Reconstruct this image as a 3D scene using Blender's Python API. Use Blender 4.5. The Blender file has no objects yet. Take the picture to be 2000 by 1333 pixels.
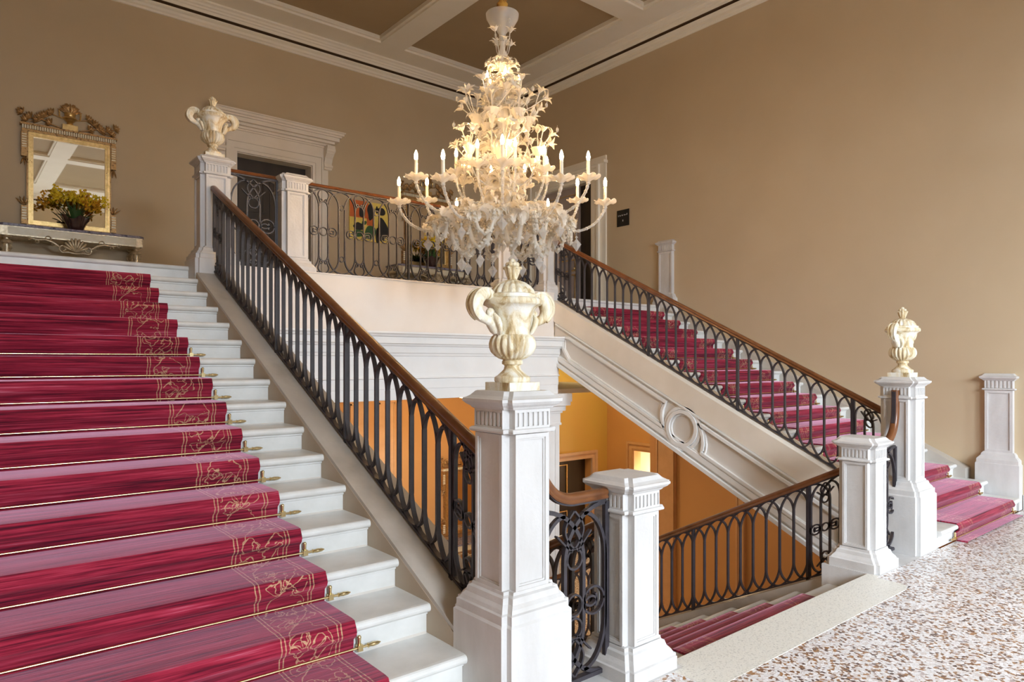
import bpy, math, random
from math import sin, cos, pi, radians, sqrt, atan2
from mathutils import Vector, Matrix
random.seed(7)
S = bpy.context.scene
COL = S.collection

# ------------------------------------------------------------------ camera
F_PX = 1343.0
YAW = 39.6
cam = bpy.data.cameras.new('camera')
cam.sensor_width = 36.0
cam.lens = 36.0 * F_PX / 2000.0
cam.shift_y = 40.5 / 2000.0
cam.clip_start = 0.02
camo = bpy.data.objects.new('camera', cam)
COL.objects.link(camo)
camo.location = (0, 0, 1.6)
camo.rotation_euler = (radians(90), 0, radians(-YAW))
S.camera = camo

# ------------------------------------------------------------------ world, daylight, exposure
W = bpy.data.worlds.new('world')
S.world = W
W.use_nodes = True
bg = W.node_tree.nodes['Background']
bg.inputs[0].default_value = (0.72, 0.85, 1.0, 1)
bg.inputs[1].default_value = 3.0

def area(name, loc, rot, size, sy, power, color, spread=180):
    l = bpy.data.lights.new(name, 'AREA')
    l.shape = 'RECTANGLE'; l.size = size; l.size_y = sy
    l.energy = power; l.color = color; l.spread = radians(spread)
    o = bpy.data.objects.new(name, l); COL.objects.link(o)
    o.location = loc; o.rotation_euler = rot
    return o

# sky light falling in through the three tall windows behind the camera
area('daylight', (-1.5, -10.5, 6.7), (radians(70), 0, radians(-24)), 14.0, 5.5, 15000, (0.80, 0.90, 1.0))

S.view_settings.view_transform = 'Standard'
S.view_settings.look = 'None'
S.view_settings.exposure = 0.0
S.view_settings.gamma = 1.0
S.view_settings.use_curve_mapping = False
S.cycles.use_denoising = True
S.cycles.max_bounces = 8
S.cycles.diffuse_bounces = 5
S.cycles.glossy_bounces = 4
S.cycles.transmission_bounces = 6
S.cycles.sample_clamp_indirect = 8.0
S.cycles.caustics_reflective = False
S.cycles.caustics_refractive = False

# ------------------------------------------------------------------ materials
def new_mat(name):
    m = bpy.data.materials.new(name); m.use_nodes = True
    nt = m.node_tree
    return m, nt, nt.nodes['Principled BSDF']

def ramp(nt, fac, stops):
    r = nt.nodes.new('ShaderNodeValToRGB')
    els = r.color_ramp.elements
    while len(els) < len(stops): els.new(0.5)
    for e, (p, c) in zip(els, stops):
        e.position = p; e.color = (*c, 1)
    nt.links.new(fac, r.inputs[0])
    return r.outputs[0]

def coords(nt, scale=(1, 1, 1), kind='Object'):
    tc = nt.nodes.new('ShaderNodeTexCoord'); mp = nt.nodes.new('ShaderNodeMapping')
    mp.inputs['Scale'].default_value = scale
    nt.links.new(tc.outputs[kind], mp.inputs[0])
    return mp.outputs[0]

def noise(nt, vec, scale, detail=4, rough=0.55, dist=0.0):
    n = nt.nodes.new('ShaderNodeTexNoise')
    n.inputs['Scale'].default_value = scale; n.inputs['Detail'].default_value = detail
    n.inputs['Roughness'].default_value = rough; n.inputs['Distortion'].default_value = dist
    nt.links.new(vec, n.inputs['Vector'])
    return n.outputs['Fac']

def bump(nt, bsdf, h, strength, dist=0.01):
    b = nt.nodes.new('ShaderNodeBump')
    b.inputs['Strength'].default_value = strength; b.inputs['Distance'].default_value = dist
    nt.links.new(h, b.inputs['Height']); nt.links.new(b.outputs[0], bsdf.inputs['Normal'])

def mottled(name, c1, c2, scale=3.0, rough=0.6, stretch=(1, 1, 1), bmp=0.0, bscale=60, metal=0.0, c3=None, detail=5, lo=.3, hi=.7, spec=.5):
    m, nt, b = new_mat(name)
    v = coords(nt, stretch)
    n = noise(nt, v, scale, detail)
    stops = [(lo, c1), (hi, c2)] if c3 is None else [(lo, c1), (.5, c2), (hi, c3)]
    nt.links.new(ramp(nt, n, stops), b.inputs['Base Color'])
    b.inputs['Roughness'].default_value = rough; b.inputs['Metallic'].default_value = metal
    b.inputs['Specular IOR Level'].default_value = spec
    if bmp: bump(nt, b, noise(nt, coords(nt), bscale, 3), bmp)
    return m

M = {}
M['wall'] = mottled('wall_paint', (.545, .43, .285), (.58, .465, .315), 1.2, .62, bmp=.03, bscale=90, spec=.3)
M['plaster'] = mottled('cream_plaster', (.70, .66, .61), (.75, .71, .66), 1.5, .6)
M['trim'] = mottled('cream_trim', (.84, .79, .68), (.88, .83, .73), 2.0, .55)
M['coffer'] = mottled('coffer_paint', (.38, .28, .16), (.41, .305, .18), 1.0, .7)
M['dark_gap'] = mottled('dark_groove', (.10, .055, .025), (.12, .065, .03), 4, .8)
M['stone'] = mottled('white_limestone', (.56, .545, .53), (.70, .69, .685), 5, .62, (1, 1, .35), .18, 45)
M['stone_warm'] = mottled('warm_limestone', (.76, .69, .59), (.84, .77, .68), 2.5, .6, bmp=.05)
M['parapet'] = mottled('pale_limestone', (.74, .67, .60), (.80, .75, .70), 1.6, .55, bmp=.03)
M['marble'] = mottled('white_marble', (.60, .60, .57), (.78, .78, .765), 3.5, .38, bmp=.03)
M['curb'] = mottled('grey_curb_stone', (.34, .30, .255), (.50, .46, .41), 2.2, .42, (1, .5, 1), c3=(.42, .385, .35))
M['curb_side'] = mottled('tan_plaster', (.42, .34, .25), (.48, .40, .31), 3, .7)
M['moulding'] = mottled('grey_white_moulding', (.80, .79, .77), (.86, .85, .83), 3, .55)
M['slab'] = mottled('speckled_sill_stone', (.56, .545, .50), (.80, .78, .72), 75, .42, detail=8, c3=(.72, .70, .64), lo=.36, hi=.62)
M['iron'] = mottled('wrought_iron', (.022, .018, .022), (.040, .034, .044), 14, .46, bmp=.1, bscale=120, spec=.7)
M['wood'] = mottled('handrail_wood', (.085, .028, .010), (.19, .070, .024), 5, .28, (1, 1, 1), c3=(.13, .045, .015), detail=7)
M['brass'] = mottled('brass', (.72, .55, .27), (.86, .70, .40), 20, .22, metal=1.0)
M['gilt'] = mottled('gilt', (.55, .36, .13), (.80, .58, .27), 25, .32, metal=.9, bmp=.2)
M['gilt_dark'] = mottled('aged_gilt', (.10, .045, .02), (.50, .30, .12), 30, .4, metal=.6, bmp=.3, c3=(.30, .16, .06))
M['silver_gilt'] = mottled('pale_gilt', (.42, .33, .22), (.78, .68, .50), 30, .35, metal=.55, bmp=.2)
M['ivory'] = mottled('ivory_panel', (.78, .70, .50), (.86, .80, .64), 12, .35)
M['blue_marble'] = mottled('dark_blue_marble', (.03, .03, .06), (.30, .28, .36), 14, .12, (1, 2, 1), c3=(.08, .08, .14), detail=8)
M['darkwood'] = mottled('dark_door', (.022, .015, .011), (.035, .024, .017), 6, .4, (1, 1, .2))
M['grey_door'] = mottled('greige_door', (.36, .30, .28), (.40, .34, .31), 6, .5)
M['orange'] = mottled('orange_wall', (.56, .29, .11), (.62, .34, .13), .8, .6)
M['lamplit'] = mottled('painted_lamplight_wall', (.66, .50, .13), (.70, .46, .15), .5, .6)  # yellow lamplight on the orange wall, put into the colour
M['orange_trim'] = mottled('orange_stone_trim', (.58, .34, .17), (.66, .40, .21), 6, .55, bmp=.1)
M['pink_trim'] = mottled('pink_stone_trim', (.62, .42, .30), (.68, .48, .36), 6, .55)
M['brownwood'] = mottled('red_brown_wood', (.20, .05, .02), (.32, .10, .035), 7, .3)
M['green'] = mottled('orchid_leaf', (.025, .06, .018), (.06, .13, .03), 9, .35)
M['stem'] = mottled('orchid_stem', (.07, .09, .02), (.12, .10, .03), 9, .5)
M['yellow'] = mottled('orchid_petal', (.95, .68, .015), (.99, .84, .06), 18, .5)
M['amber'] = mottled('orchid_petal_amber', (.75, .36, .015), (.90, .55, .03), 18, .5)
M['black'] = mottled('black_plaque', (.008, .007, .006), (.014, .012, .010), 9, .3)
M['white_mark'] = mottled('white_lettering', (.7, .68, .64), (.75, .73, .7), 9, .5)
M['lit_room'] = mottled('pale_room_wall', (.86, .80, .66), (.9, .84, .70), 2, .7)
M['candle'] = mottled('candle_sleeve', (.86, .80, .64), (.9, .85, .7), 9, .35)
M['gold_cloth'] = mottled('amber_gold_cloth', (.28, .10, .012), (.72, .40, .08), 16, .4, metal=.3, c3=(.5, .22, .03))
M['window_frame'] = mottled('white_window_frame', (.7, .68, .64), (.76, .74, .7), 3, .5)

# weathered stone of the urns
m, nt, b = new_mat('weathered_marble')
v = coords(nt, (1, 1, .45))
n1 = noise(nt, v, 11, 8, .66, 1.0)
nt.links.new(ramp(nt, n1, [(.30, (.26, .17, .07)), (.41, (.56, .42, .22)), (.49, (.76, .68, .50)), (.60, (.86, .84, .76))]), b.inputs['Base Color'])
b.inputs['Roughness'].default_value = .5
bump(nt, b, noise(nt, coords(nt), 70, 4), .25)
M['urn'] = m

# terrazzo of marble chips
m, nt, b = new_mat('terrazzo')
v = coords(nt)
vo = nt.nodes.new('ShaderNodeTexVoronoi'); vo.inputs['Scale'].default_value = 60; vo.inputs['Randomness'].default_value = 1.0
nt.links.new(v, vo.inputs['Vector'])
sep = nt.nodes.new('ShaderNodeSeparateColor'); nt.links.new(vo.outputs['Color'], sep.inputs[0])
r = nt.nodes.new('ShaderNodeValToRGB'); r.color_ramp.interpolation = 'CONSTANT'
st = [(0, (.78, .78, .80)), (.24, (.88, .88, .91)), (.42, (.22, .105, .05)), (.53, (.70, .64, .62)), (.62, (.10, .06, .055)), (.70, (.82, .81, .82)), (.80, (.36, .18, .07)), (.88, (.50, .42, .42)), (.93, (.86, .86, .89))]
while len(r.color_ramp.elements) < len(st): r.color_ramp.elements.new(.5)
for e, (p, c) in zip(r.color_ramp.elements, st): e.position = p; e.color = (*c, 1)
nt.links.new(sep.outputs[0], r.inputs[0])
vo2 = nt.nodes.new('ShaderNodeTexVoronoi'); vo2.feature = 'DISTANCE_TO_EDGE'; vo2.inputs['Scale'].default_value = 60
nt.links.new(v, vo2.inputs['Vector'])
lt = nt.nodes.new('ShaderNodeMath'); lt.operation = 'LESS_THAN'; lt.inputs[1].default_value = .035
nt.links.new(vo2.outputs['Distance'], lt.inputs[0])
mx = nt.nodes.new('ShaderNodeMix'); mx.data_type = 'RGBA'
nt.links.new(lt.outputs[0], mx.inputs[0]); nt.links.new(r.outputs[0], mx.inputs[6]); mx.inputs[7].default_value = (.55, .47, .42, 1)
nt.links.new(mx.outputs[2], b.inputs['Base Color'])
b.inputs['Roughness'].default_value = .3
M['terrazzo'] = m

# red carpet runner with a border of gold scrolls: UV is metres across and metres along
def mth(nt, op, a, b_=None, c=None):
    n = nt.nodes.new('ShaderNodeMath'); n.operation = op
    for i, x in enumerate((a, b_, c)):
        if x is None: continue
        if isinstance(x, (int, float)): n.inputs[i].default_value = x
        else: nt.links.new(x, n.inputs[i])
    return n.outputs[0]
m, nt, b = new_mat('red_carpet')
uvn = nt.nodes.new('ShaderNodeUVMap')
sp = nt.nodes.new('ShaderNodeSeparateXYZ'); nt.links.new(uvn.outputs[0], sp.inputs[0])
u, vv = sp.outputs[0], sp.outputs[1]
mp = nt.nodes.new('ShaderNodeMapping'); mp.inputs['Scale'].default_value = (2.2, 75, 1); nt.links.new(uvn.outputs[0], mp.inputs[0])
nz = noise(nt, mp.outputs[0], 1.0, 5, .65)
mp2 = nt.nodes.new('ShaderNodeMapping'); mp2.inputs['Scale'].default_value = (.9, 16, 1); nt.links.new(uvn.outputs[0], mp2.inputs[0])
nz2 = noise(nt, mp2.outputs[0], 1.0, 4, .6)
nn = mth(nt, 'ADD', mth(nt, 'MULTIPLY', nz, .6), mth(nt, 'MULTIPLY', nz2, .4))
red = ramp(nt, nn, [(.40, (.06, .002, .012)), (.46, (.17, .006, .022)), (.52, (.29, .014, .038)), (.58, (.37, .03, .065)), (.66, (.50, .12, .18))])
# wobble
wob = nt.nodes.new('ShaderNodeTexNoise'); wob.inputs['Scale'].default_value = 14; wob.inputs['Detail'].default_value = 2
nt.links.new(uvn.outputs[0], wob.inputs['Vector'])
wb = mth(nt, 'MULTIPLY', mth(nt, 'SUBTRACT', wob.outputs['Fac'], .5), .11)
au = mth(nt, 'ABSOLUTE', u)
def near(d, w): return mth(nt, 'LESS_THAN', mth(nt, 'ABSOLUTE', d), w)
lines = None
def addm(x):
    global lines
    lines = x if lines is None else mth(nt, 'MAXIMUM', lines, x)
wb2 = mth(nt, 'MULTIPLY', wb, .12)
au2 = mth(nt, 'ADD', au, wb2)
for off in (.475, .492, .725, .742):
    addm(near(mth(nt, 'SUBTRACT', au2, off), .0027))
cu = mth(nt, 'ADD', mth(nt, 'SUBTRACT', au, .608), wb)      # centred in the border
inside = near(mth(nt, 'SUBTRACT', au, .608), .105)
s1 = mth(nt, 'MULTIPLY', mth(nt, 'SINE', mth(nt, 'MULTIPLY', mth(nt, 'ADD', vv, wb), 2*pi/.62)), .092)
scr = None
for cand in (near(mth(nt, 'SUBTRACT', cu, s1), .0032), near(mth(nt, 'ADD', cu, s1), .0032)):
    scr = cand if scr is None else mth(nt, 'MAXIMUM', scr, cand)
for (du, dv, rr, per) in ((.055, .05, .036, .31), (-.055, .20, .036, .31), (.02, .13, .022, .31), (-.03, .02, .02, .155), (-.06, .30, .045, .62), (.065, .60, .03, .62)):
    mv = mth(nt, 'SUBTRACT', mth(nt, 'MODULO', mth(nt, 'ADD', mth(nt, 'ADD', vv, 10.0), wb), per), per/2)
    mv = mth(nt, 'SUBTRACT', mth(nt, 'ABSOLUTE', mv), abs(dv)*.4)
    d = mth(nt, 'SQRT', mth(nt, 'ADD', mth(nt, 'POWER', mth(nt, 'SUBTRACT', cu, du), 2), mth(nt, 'POWER', mv, 2)))
    scr = mth(nt, 'MAXIMUM', scr, near(mth(nt, 'SUBTRACT', d, rr), .0026))
scr = mth(nt, 'MULTIPLY', scr, inside)
addm(scr)
fac = mth(nt, 'MULTIPLY', lines, ramp(nt, nz, [(.35, (.25,)*3), (.6, (.85,)*3)]))
mx = nt.nodes.new('ShaderNodeMix'); mx.data_type = 'RGBA'
nt.links.new(fac, mx.inputs[0]); nt.links.new(red, mx.inputs[6]); mx.inputs[7].default_value = (.62, .42, .24, 1)
nt.links.new(mx.outputs[2], b.inputs['Base Color'])
b.inputs['Roughness'].default_value = .85; b.inputs['Specular IOR Level'].default_value = .2
b.inputs['Sheen Weight'].default_value = .75; b.inputs['Sheen Roughness'].default_value = .4
b.inputs['Sheen Tint'].default_value = (1, .55, .75, 1)
bump(nt, b, nn, .35, .01)
M['carpet'] = m

# mirror, glass, bulbs, painting
m, nt, b = new_mat('mirror_glass')
b.inputs['Base Color'].default_value = (.88, .87, .80, 1); b.inputs['Metallic'].default_value = 1; b.inputs['Roughness'].default_value = .015
M['mirror'] = m

def murano(name, col, tint, a=.5):
    m, nt, b = new_mat(name)
    b.inputs['Base Color'].default_value = (*col, 1); b.inputs['Roughness'].default_value = .12
    b.inputs['Coat Weight'].default_value = .6
    b.inputs['Specular IOR Level'].default_value = .8
    tr = nt.nodes.new('ShaderNodeBsdfTranslucent'); tr.inputs[0].default_value = (*tint, 1)
    tp = nt.nodes.new('ShaderNodeBsdfTransparent'); tp.inputs[0].default_value = (.96, .95, .92, 1)
    m1 = nt.nodes.new('ShaderNodeMixShader'); m1.inputs[0].default_value = .45
    m2 = nt.nodes.new('ShaderNodeMixShader')
    out = nt.nodes['Material Output']
    nt.links.new(b.outputs[0], m1.inputs[1]); nt.links.new(tr.outputs[0], m1.inputs[2])
    lw = nt.nodes.new('ShaderNodeLayerWeight'); lw.inputs[0].default_value = .35
    f = mth(nt, 'MULTIPLY', mth(nt, 'SUBTRACT', 1.0, lw.outputs['Facing']), a)
    nt.links.new(f, m2.inputs[0]); nt.links.new(m1.outputs[0], m2.inputs[1]); nt.links.new(tp.outputs[0], m2.inputs[2])
    nt.links.new(m2.outputs[0], out.inputs[0])
    return m
M['glass'] = murano('murano_glass', (.97, .94, .87), (.95, .90, .82), .34)
M['glass_clear'] = murano('clear_blown_glass', (.86, .86, .86), (.86, .86, .86), .7)
for nm in ('yellow', 'amber'):
    nt = M[nm].node_tree; b = nt.nodes['Principled BSDF']; out = nt.nodes['Material Output']
    tr = nt.nodes.new('ShaderNodeBsdfTranslucent'); ms = nt.nodes.new('ShaderNodeMixShader'); ms.inputs[0].default_value = .22
    nt.links.new(b.inputs['Base Color'].links[0].from_socket, tr.inputs[0])
    nt.links.new(b.outputs[0], ms.inputs[1]); nt.links.new(tr.outputs[0], ms.inputs[2]); nt.links.new(ms.outputs[0], out.inputs[0])
m, nt, b = new_mat('vase_glass')
b.inputs['Base Color'].default_value = (.05, .022, .02, 1); b.inputs['Roughness'].default_value = .08; b.inputs['Coat Weight'].default_value = 1
M['vase'] = m
m, nt, b = new_mat('bulb')
b.inputs['Base Color'].default_value = (1, .9, .7, 1)
b.inputs['Emission Color'].default_value = (1, .62, .28, 1); b.inputs['Emission Strength'].default_value = 270
M['bulb'] = m
m, nt, b = new_mat('lamp_glow')
b.inputs['Emission Color'].default_value = (1, .66, .30, 1); b.inputs['Emission Strength'].default_value = 14
M['lamp'] = m
for nm, c in (('p_yellow', (.80, .62, .14)), ('p_orange', (.62, .14, .03)), ('p_black', (.015, .014, .012)), ('p_green', (.03, .10, .03)), ('p_red', (.25, .03, .02))):
    M[nm] = mottled(nm.replace('p_', 'paint_'), c, tuple(x*1.15 for x in c), 8, .6)

# ------------------------------------------------------------------ mesh helpers
class MB:
    def __init__(s): s.v = []; s.f = []; s.uv = None
    def add(s, vs, fs):
        o = len(s.v); s.v += [tuple(v) for v in vs]; s.f += [tuple(i+o for i in f) for f in fs]
    def box(s, x0, x1, y0, y1, z0, z1):
        s.add([(x0,y0,z0),(x1,y0,z0),(x1,y1,z0),(x0,y1,z0),(x0,y0,z1),(x1,y0,z1),(x1,y1,z1),(x0,y1,z1)],
              [(0,3,2,1),(4,5,6,7),(0,1,5,4),(1,2,6,5),(2,3,7,6),(3,0,4,7)])
    def rings(s, rings, closed=True, cap0=True, cap1=True):
        n = len(rings[0]); o = len(s.v)
        for r in rings: s.v += [tuple(p) for p in r]
        for i in range(len(rings)-1):
            for j in range(n if closed else n-1):
                a = o+i*n+j; b_ = o+i*n+(j+1) % n
                s.f.append((a, b_, b_+n, a+n))
        if closed and cap0: s.f.append(tuple(o+j for j in reversed(range(n))))
        if closed and cap1: s.f.append(tuple(o+(len(rings)-1)*n+j for j in range(n)))
    def extrude(s, poly, d):           # planar 3D polygon, moved by vector d
        s.rings([poly, [(p[0]+d[0], p[1]+d[1], p[2]+d[2]) for p in poly]])
    def lathe(s, prof, n=32, c=(0, 0, 0), mod=None, cap=True):
        rs = []
        for (r, z) in prof:
            ring = []
            for j in range(n):
                a = 2*pi*j/n
                rr = r*(mod(a, z) if mod else 1)
                ring.append((c[0]+rr*cos(a), c[1]+rr*sin(a), c[2]+z))
            rs.append(ring)
        s.rings(rs, True, cap, cap)
    def tube(s, pts, r, n=8, cap=True, twist=0):
        P = [Vector(p) for p in pts]; m = len(P)
        rad = r if isinstance(r, (list, tuple)) else [r]*m
        T = [(P[min(i+1, m-1)]-P[max(i-1, 0)]).normalized() for i in range(m)]
        up = Vector((0, 0, 1)) if abs(T[0].z) < .9 else Vector((1, 0, 0))
        N = T[0].cross(up).normalized(); rs = []
        for i in range(m):
            N = (N - T[i]*N.dot(T[i])).normalized(); B = T[i].cross(N)
            rs.append([P[i]+(N*cos(2*pi*j/n+twist*i)+B*sin(2*pi*j/n+twist*i))*rad[i] for j in range(n)])
        s.rings(rs, True, cap, cap)
    def strip(s, pts, N, w, t, closed=False):   # flat bar: w along N (panel normal), t in plane
        P = [Vector(p) for p in pts]; N = Vector(N).normalized(); m = len(P)
        rs = []
        for i in range(m):
            if closed: T = (P[(i+1) % m]-P[(i-1) % m]).normalized()
            else: T = (P[min(i+1, m-1)]-P[max(i-1, 0)]).normalized()
            B = T.cross(N).normalized()
            rs.append([P[i]+N*w/2+B*t/2, P[i]-N*w/2+B*t/2, P[i]-N*w/2-B*t/2, P[i]+N*w/2-B*t/2])
        if closed: rs.append(rs[0]); s.rings(rs, True, False, False)
        else: s.rings(rs)
    def sphere(s, c, r, nu=12, nv=8, sc=(1, 1, 1)):
        prof = [(max(1e-4, r*sin(pi*i/nv)), -r*cos(pi*i/nv)) for i in range(nv+1)]
        o = len(s.v); s.lathe(prof, nu)
        for k in range(o, len(s.v)):
            x, y, z = s.v[k]; s.v[k] = (c[0]+x*sc[0], c[1]+y*sc[1], c[2]+z*sc[2])
    def merge(s, o, mat=None):
        vs = [mat @ Vector(v) for v in o.v] if mat is not None else o.v
        s.add(vs, o.f)
    def mesh(s, name, mat, smooth=False):
        me = bpy.data.meshes.new(name); me.from_pydata(s.v, [], s.f)
        me.materials.append(M[mat])
        if smooth:
            me.polygons.foreach_set('use_smooth', [True]*len(me.polygons))
            try: me.set_sharp_from_angle(angle=radians(50))
            except Exception: pass
        if s.uv is not None:
            ul = me.uv_layers.new(name='UVMap')
            for lp in me.loops: ul.data[lp.index].uv = s.uv[lp.vertex_index]
        me.update()
        return me

def obj(name, mb, mat, parent=None, smooth=False, loc=None):
    me = mb if isinstance(mb, bpy.types.Mesh) else mb.mesh(name, mat, smooth)
    o = bpy.data.objects.new(name, me); COL.objects.link(o)
    if parent: o.parent = parent
    if loc: o.location = loc
    return o
def tag(o, label, cat, group=None):
    o['label'] = label; o['category'] = cat
    if group: o['group'] = group
    return o
def thing(name, label, cat, loc=(0, 0, 0), rz=0, group=None):
    o = bpy.data.objects.new(name, None); COL.objects.link(o)
    o.location = loc; o.rotation_euler = (0, 0, rz); o.empty_display_size = .1
    return tag(o, label, cat, group)
def struct(name, mb, mat, smooth=False, parent=None):
    o = obj(name, mb, mat, parent, smooth)
    if not parent: o['kind'] = 'structure'
    return o
def dup(root, loc, rz=0, label=None, group=None, mirror=False):
    def cp(o, parent):
        c = o.copy(); COL.objects.link(c); c.parent = parent
        for ch in list(o.children): cp(ch, c)
        return c
    r_ = cp(root, None); r_.location = loc; r_.rotation_euler = (0, 0, rz)
    if label: r_['label'] = label
    if group: r_['group'] = group
    return r_
def arc(cx, cz, rx, rz_, a0, a1, n):
    return [(cx+rx*cos(radians(a0+(a1-a0)*i/n)), cz+rz_*sin(radians(a0+(a1-a0)*i/n))) for i in range(n+1)]

# ------------------------------------------------------------------ layout numbers (metres)
AX = 4.18                     # axis of the stair hall
XL, XR, YB, YF = -.64, 9.0, 11.11, -5.0
RISE, GO = .1475, .30
YN1 = 2.18                    # first nosing
LAND = 17*RISE                # landing level 2.5075
ZLOW = -2.70
CEIL = 7.13
def zl(y): return RISE*(y-(YN1-GO))/GO     # nosing line
YP = 2.415                    # front post row
YPL = 6.945                   # landing post row

# ================================================================== SETTING
mb = MB(); mb.box(XL, XR, YF, 1.96, -.3, 0); mb.box(XL, 2.98, 1.96, 2.2, -.3, 0); mb.box(5.30, XR, 1.96, 2.2, -.3, 0)
struct('floor', mb, 'terrazzo')
mb = MB(); mb.box(1.79, 2.99, 2.2, 2.64, -.3, -.001); mb.box(5.375, 6.58, 2.2, 2.64, -.3, -.001)
struct('trim_1', mb, 'stone')
mb = MB()
mb.extrude([(2.9, 1.955, -.28), (5.20, 1.955, -.28), (5.28, 1.975, -.28), (5.31, 2.02, -.28), (5.32, 2.2, -.28), (5.375, 2.2, -.28), (5.375, 2.285, -.28), (2.99, 2.285, -.28), (2.99, 2.2, -.28), (2.9, 2.2, -.28)], (0, 0, .282))
struct('trim_2', mb, 'slab')
# upper landing slab
mb = MB(); mb.box(XL, XR, 7.0, YB, LAND-.35, LAND-.002); mb.box(2.1, 6.26, 6.76, 7.0, LAND-.35, LAND-.002)
struct('floor_landing', mb, 'marble')
mb = MB(); mb.box(XL-.3, XR+.3, YB, YB+.25, LAND-.4, 3.0)
# back wall with a doorway (X 3.56..4.80, up to z 4.91)
DX0, DX1, DZ = 3.56, 4.80, 4.91
mb = MB(); mb.box(XL-.3, DX0, YB, YB+.4, LAND-.4, CEIL+.1); mb.box(DX1, XR+.3, YB, YB+.4, LAND-.4, CEIL+.1); mb.box(DX0, DX1, YB, YB+.4, DZ, CEIL+.1)
struct('wall_back', mb, 'wall')
# right wall, with a doorway at landing level Y 8.61..10.0, z up to 4.86
RY0, RY1, RZ = 8.62, 10.05, 4.88
mb = MB()
mb.box(XR, XR+.4, YF, 2.6, -.3, CEIL+.1); mb.box(XR, XR+.4, RY1, YB, LAND-.4, CEIL+.1)
mb.extrude([(XR, 2.6, -.25), (XR, 7.0, zl(7.0)-.33), (XR, RY0, zl(7.0)-.33), (XR, RY0, CEIL+.1), (XR, 2.6, CEIL+.1)], (.4, 0, 0))
mb.box(XR, XR+.4, RY0, RY1, LAND-.4, LAND)
mb.box(XR, XR+.4, RY0, RY1, RZ, CEIL+.1)
struct('wall_right', mb, 'wall')
mb = MB(); mb.box(XL-.3, XL, YF, YB, ZLOW, CEIL+.1); struct('wall_left', mb, 'wall')
# front wall (behind the camera) with three tall arched windows
WCX = [1.3, 4.18, 7.06]; WH, WS = .95, 4.05
mb = MB()
xs = [XL-.3] + [v for c in WCX for v in (c-WH, c+WH)] + [XR+.3]
for i in range(0, len(xs), 2): mb.box(xs[i], xs[i+1], YF-.35, YF, -.3, CEIL+.1)
for c in WCX:
    mb.box(c-WH, c+WH, YF-.35, YF, -.3, .25)
    poly = [(c-WH, YF, CEIL+.1)] + [(c-WH*cos(pi*i/24), YF, WS+WH*sin(pi*i/24)) for i in range(25)] + [(c+WH, YF, CEIL+.1)]
    for i in range(1, 25):
        a, b_ = poly[i], poly[i+1]
        mb.extrude([(a[0], YF, a[2]), (b_[0], YF, b_[2]), (b_[0], YF, CEIL+.1), (a[0], YF, CEIL+.1)], (0, -.35, 0))
struct('wall_front', mb, 'wall')
for i, c in enumerate(WCX):
    mb = MB()
    mb.box(c-.03, c+.03, YF-.2, YF-.14, .25, WS+WH)
    for z in (.28, 1.6, 2.9, WS): mb.box(c-WH, c+WH, YF-.2, YF-.14, z-.03, z+.03)
    mb.box(c-WH, c-WH+.06, YF-.22, YF-.12, .25, WS); mb.box(c+WH-.06, c+WH, YF-.22, YF-.12, .25, WS)
    mb.strip([(c-(WH-.03)*cos(pi*k/24), YF-.17, WS+(WH-.03)*sin(pi*k/24)) for k in range(25)], (0, 1, 0), .1, .06)
    struct('window_%d' % (i+1), mb, 'window_frame')
# ceiling: coffer panels above a grid of cream bands
mb = MB(); mb.box(XL-.3, XR+.4, YF-.3, YB+.4, CEIL, CEIL+.12); struct('ceiling', mb, 'coffer')
mb = MB()
E = .67
cx = [(XL+E, 2.17), (2.58, 5.74), (6.19, XR-E)]
cy = [(-3.26, -.15), (.26, 3.37), (3.78, 6.89), (7.30, YB-E)]
Z0, Z1 = 7.03, CEIL
def band(x0, x1, y0, y1): mb.box(x0, x1, y0, y1, Z0, Z1+.01)
band(XL, cx[0][0], YF, YB); band(cx[0][1], cx[1][0], YF, YB); band(cx[1][1], cx[2][0], YF, YB); band(cx[2][1], XR, YF, YB)
yy = [YF] + [v for c in cy for v in c] + [YB]
for k in range(0, len(yy), 2):
    for c in cx: band(c[0], c[1], yy[k], yy[k+1])
for c in cx:       # bead inside each coffer
    for d in cy:
        t, h = .045, .035
        for (x0, x1, y0, y1) in ((c[0], c[1], d[0], d[0]+t), (c[0], c[1], d[1]-t, d[1]), (c[0], c[0]+t, d[0]+t, d[1]-t), (c[1]-t, c[1], d[0]+t, d[1]-t)):
            mb.box(x0, x1, y0, y1, Z0+h, Z1+.005)
struct('trim_3', mb, 'trim')
def cornice(name, prof, mat, x0, x1, y0, y1):
    mb = MB(); rs = []
    for (e, z) in prof: rs.append([(x0+e, y0+e, z), (x1-e, y0+e, z), (x1-e, y1-e, z), (x0+e, y1-e, z)])
    mb.rings(rs, True, False, False)
    return struct(name, mb, mat)
cornice('trim_4', [(0, 6.72), (.02, 6.725), (.025, 6.75), (.05, 6.765), (.055, 6.80), (.085, 6.815), (.10, 6.83), (.10, 6.845), (.02, 6.85)], 'trim', XL, XR, YF, YB)
cornice('trim_5', [(.02, 6.85), (.02, 6.875), (.12, 6.88)], 'dark_gap', XL, XR, YF, YB)
cornice('trim_6', [(.12, 6.88), (.13, 6.885), (.135, 6.92), (.155, 6.93), (.16, 6.955), (.185, 6.965), (.20, 6.99), (.235, 7.005), (.24, 7.04)], 'trim', XL, XR, YF, YB)

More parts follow.
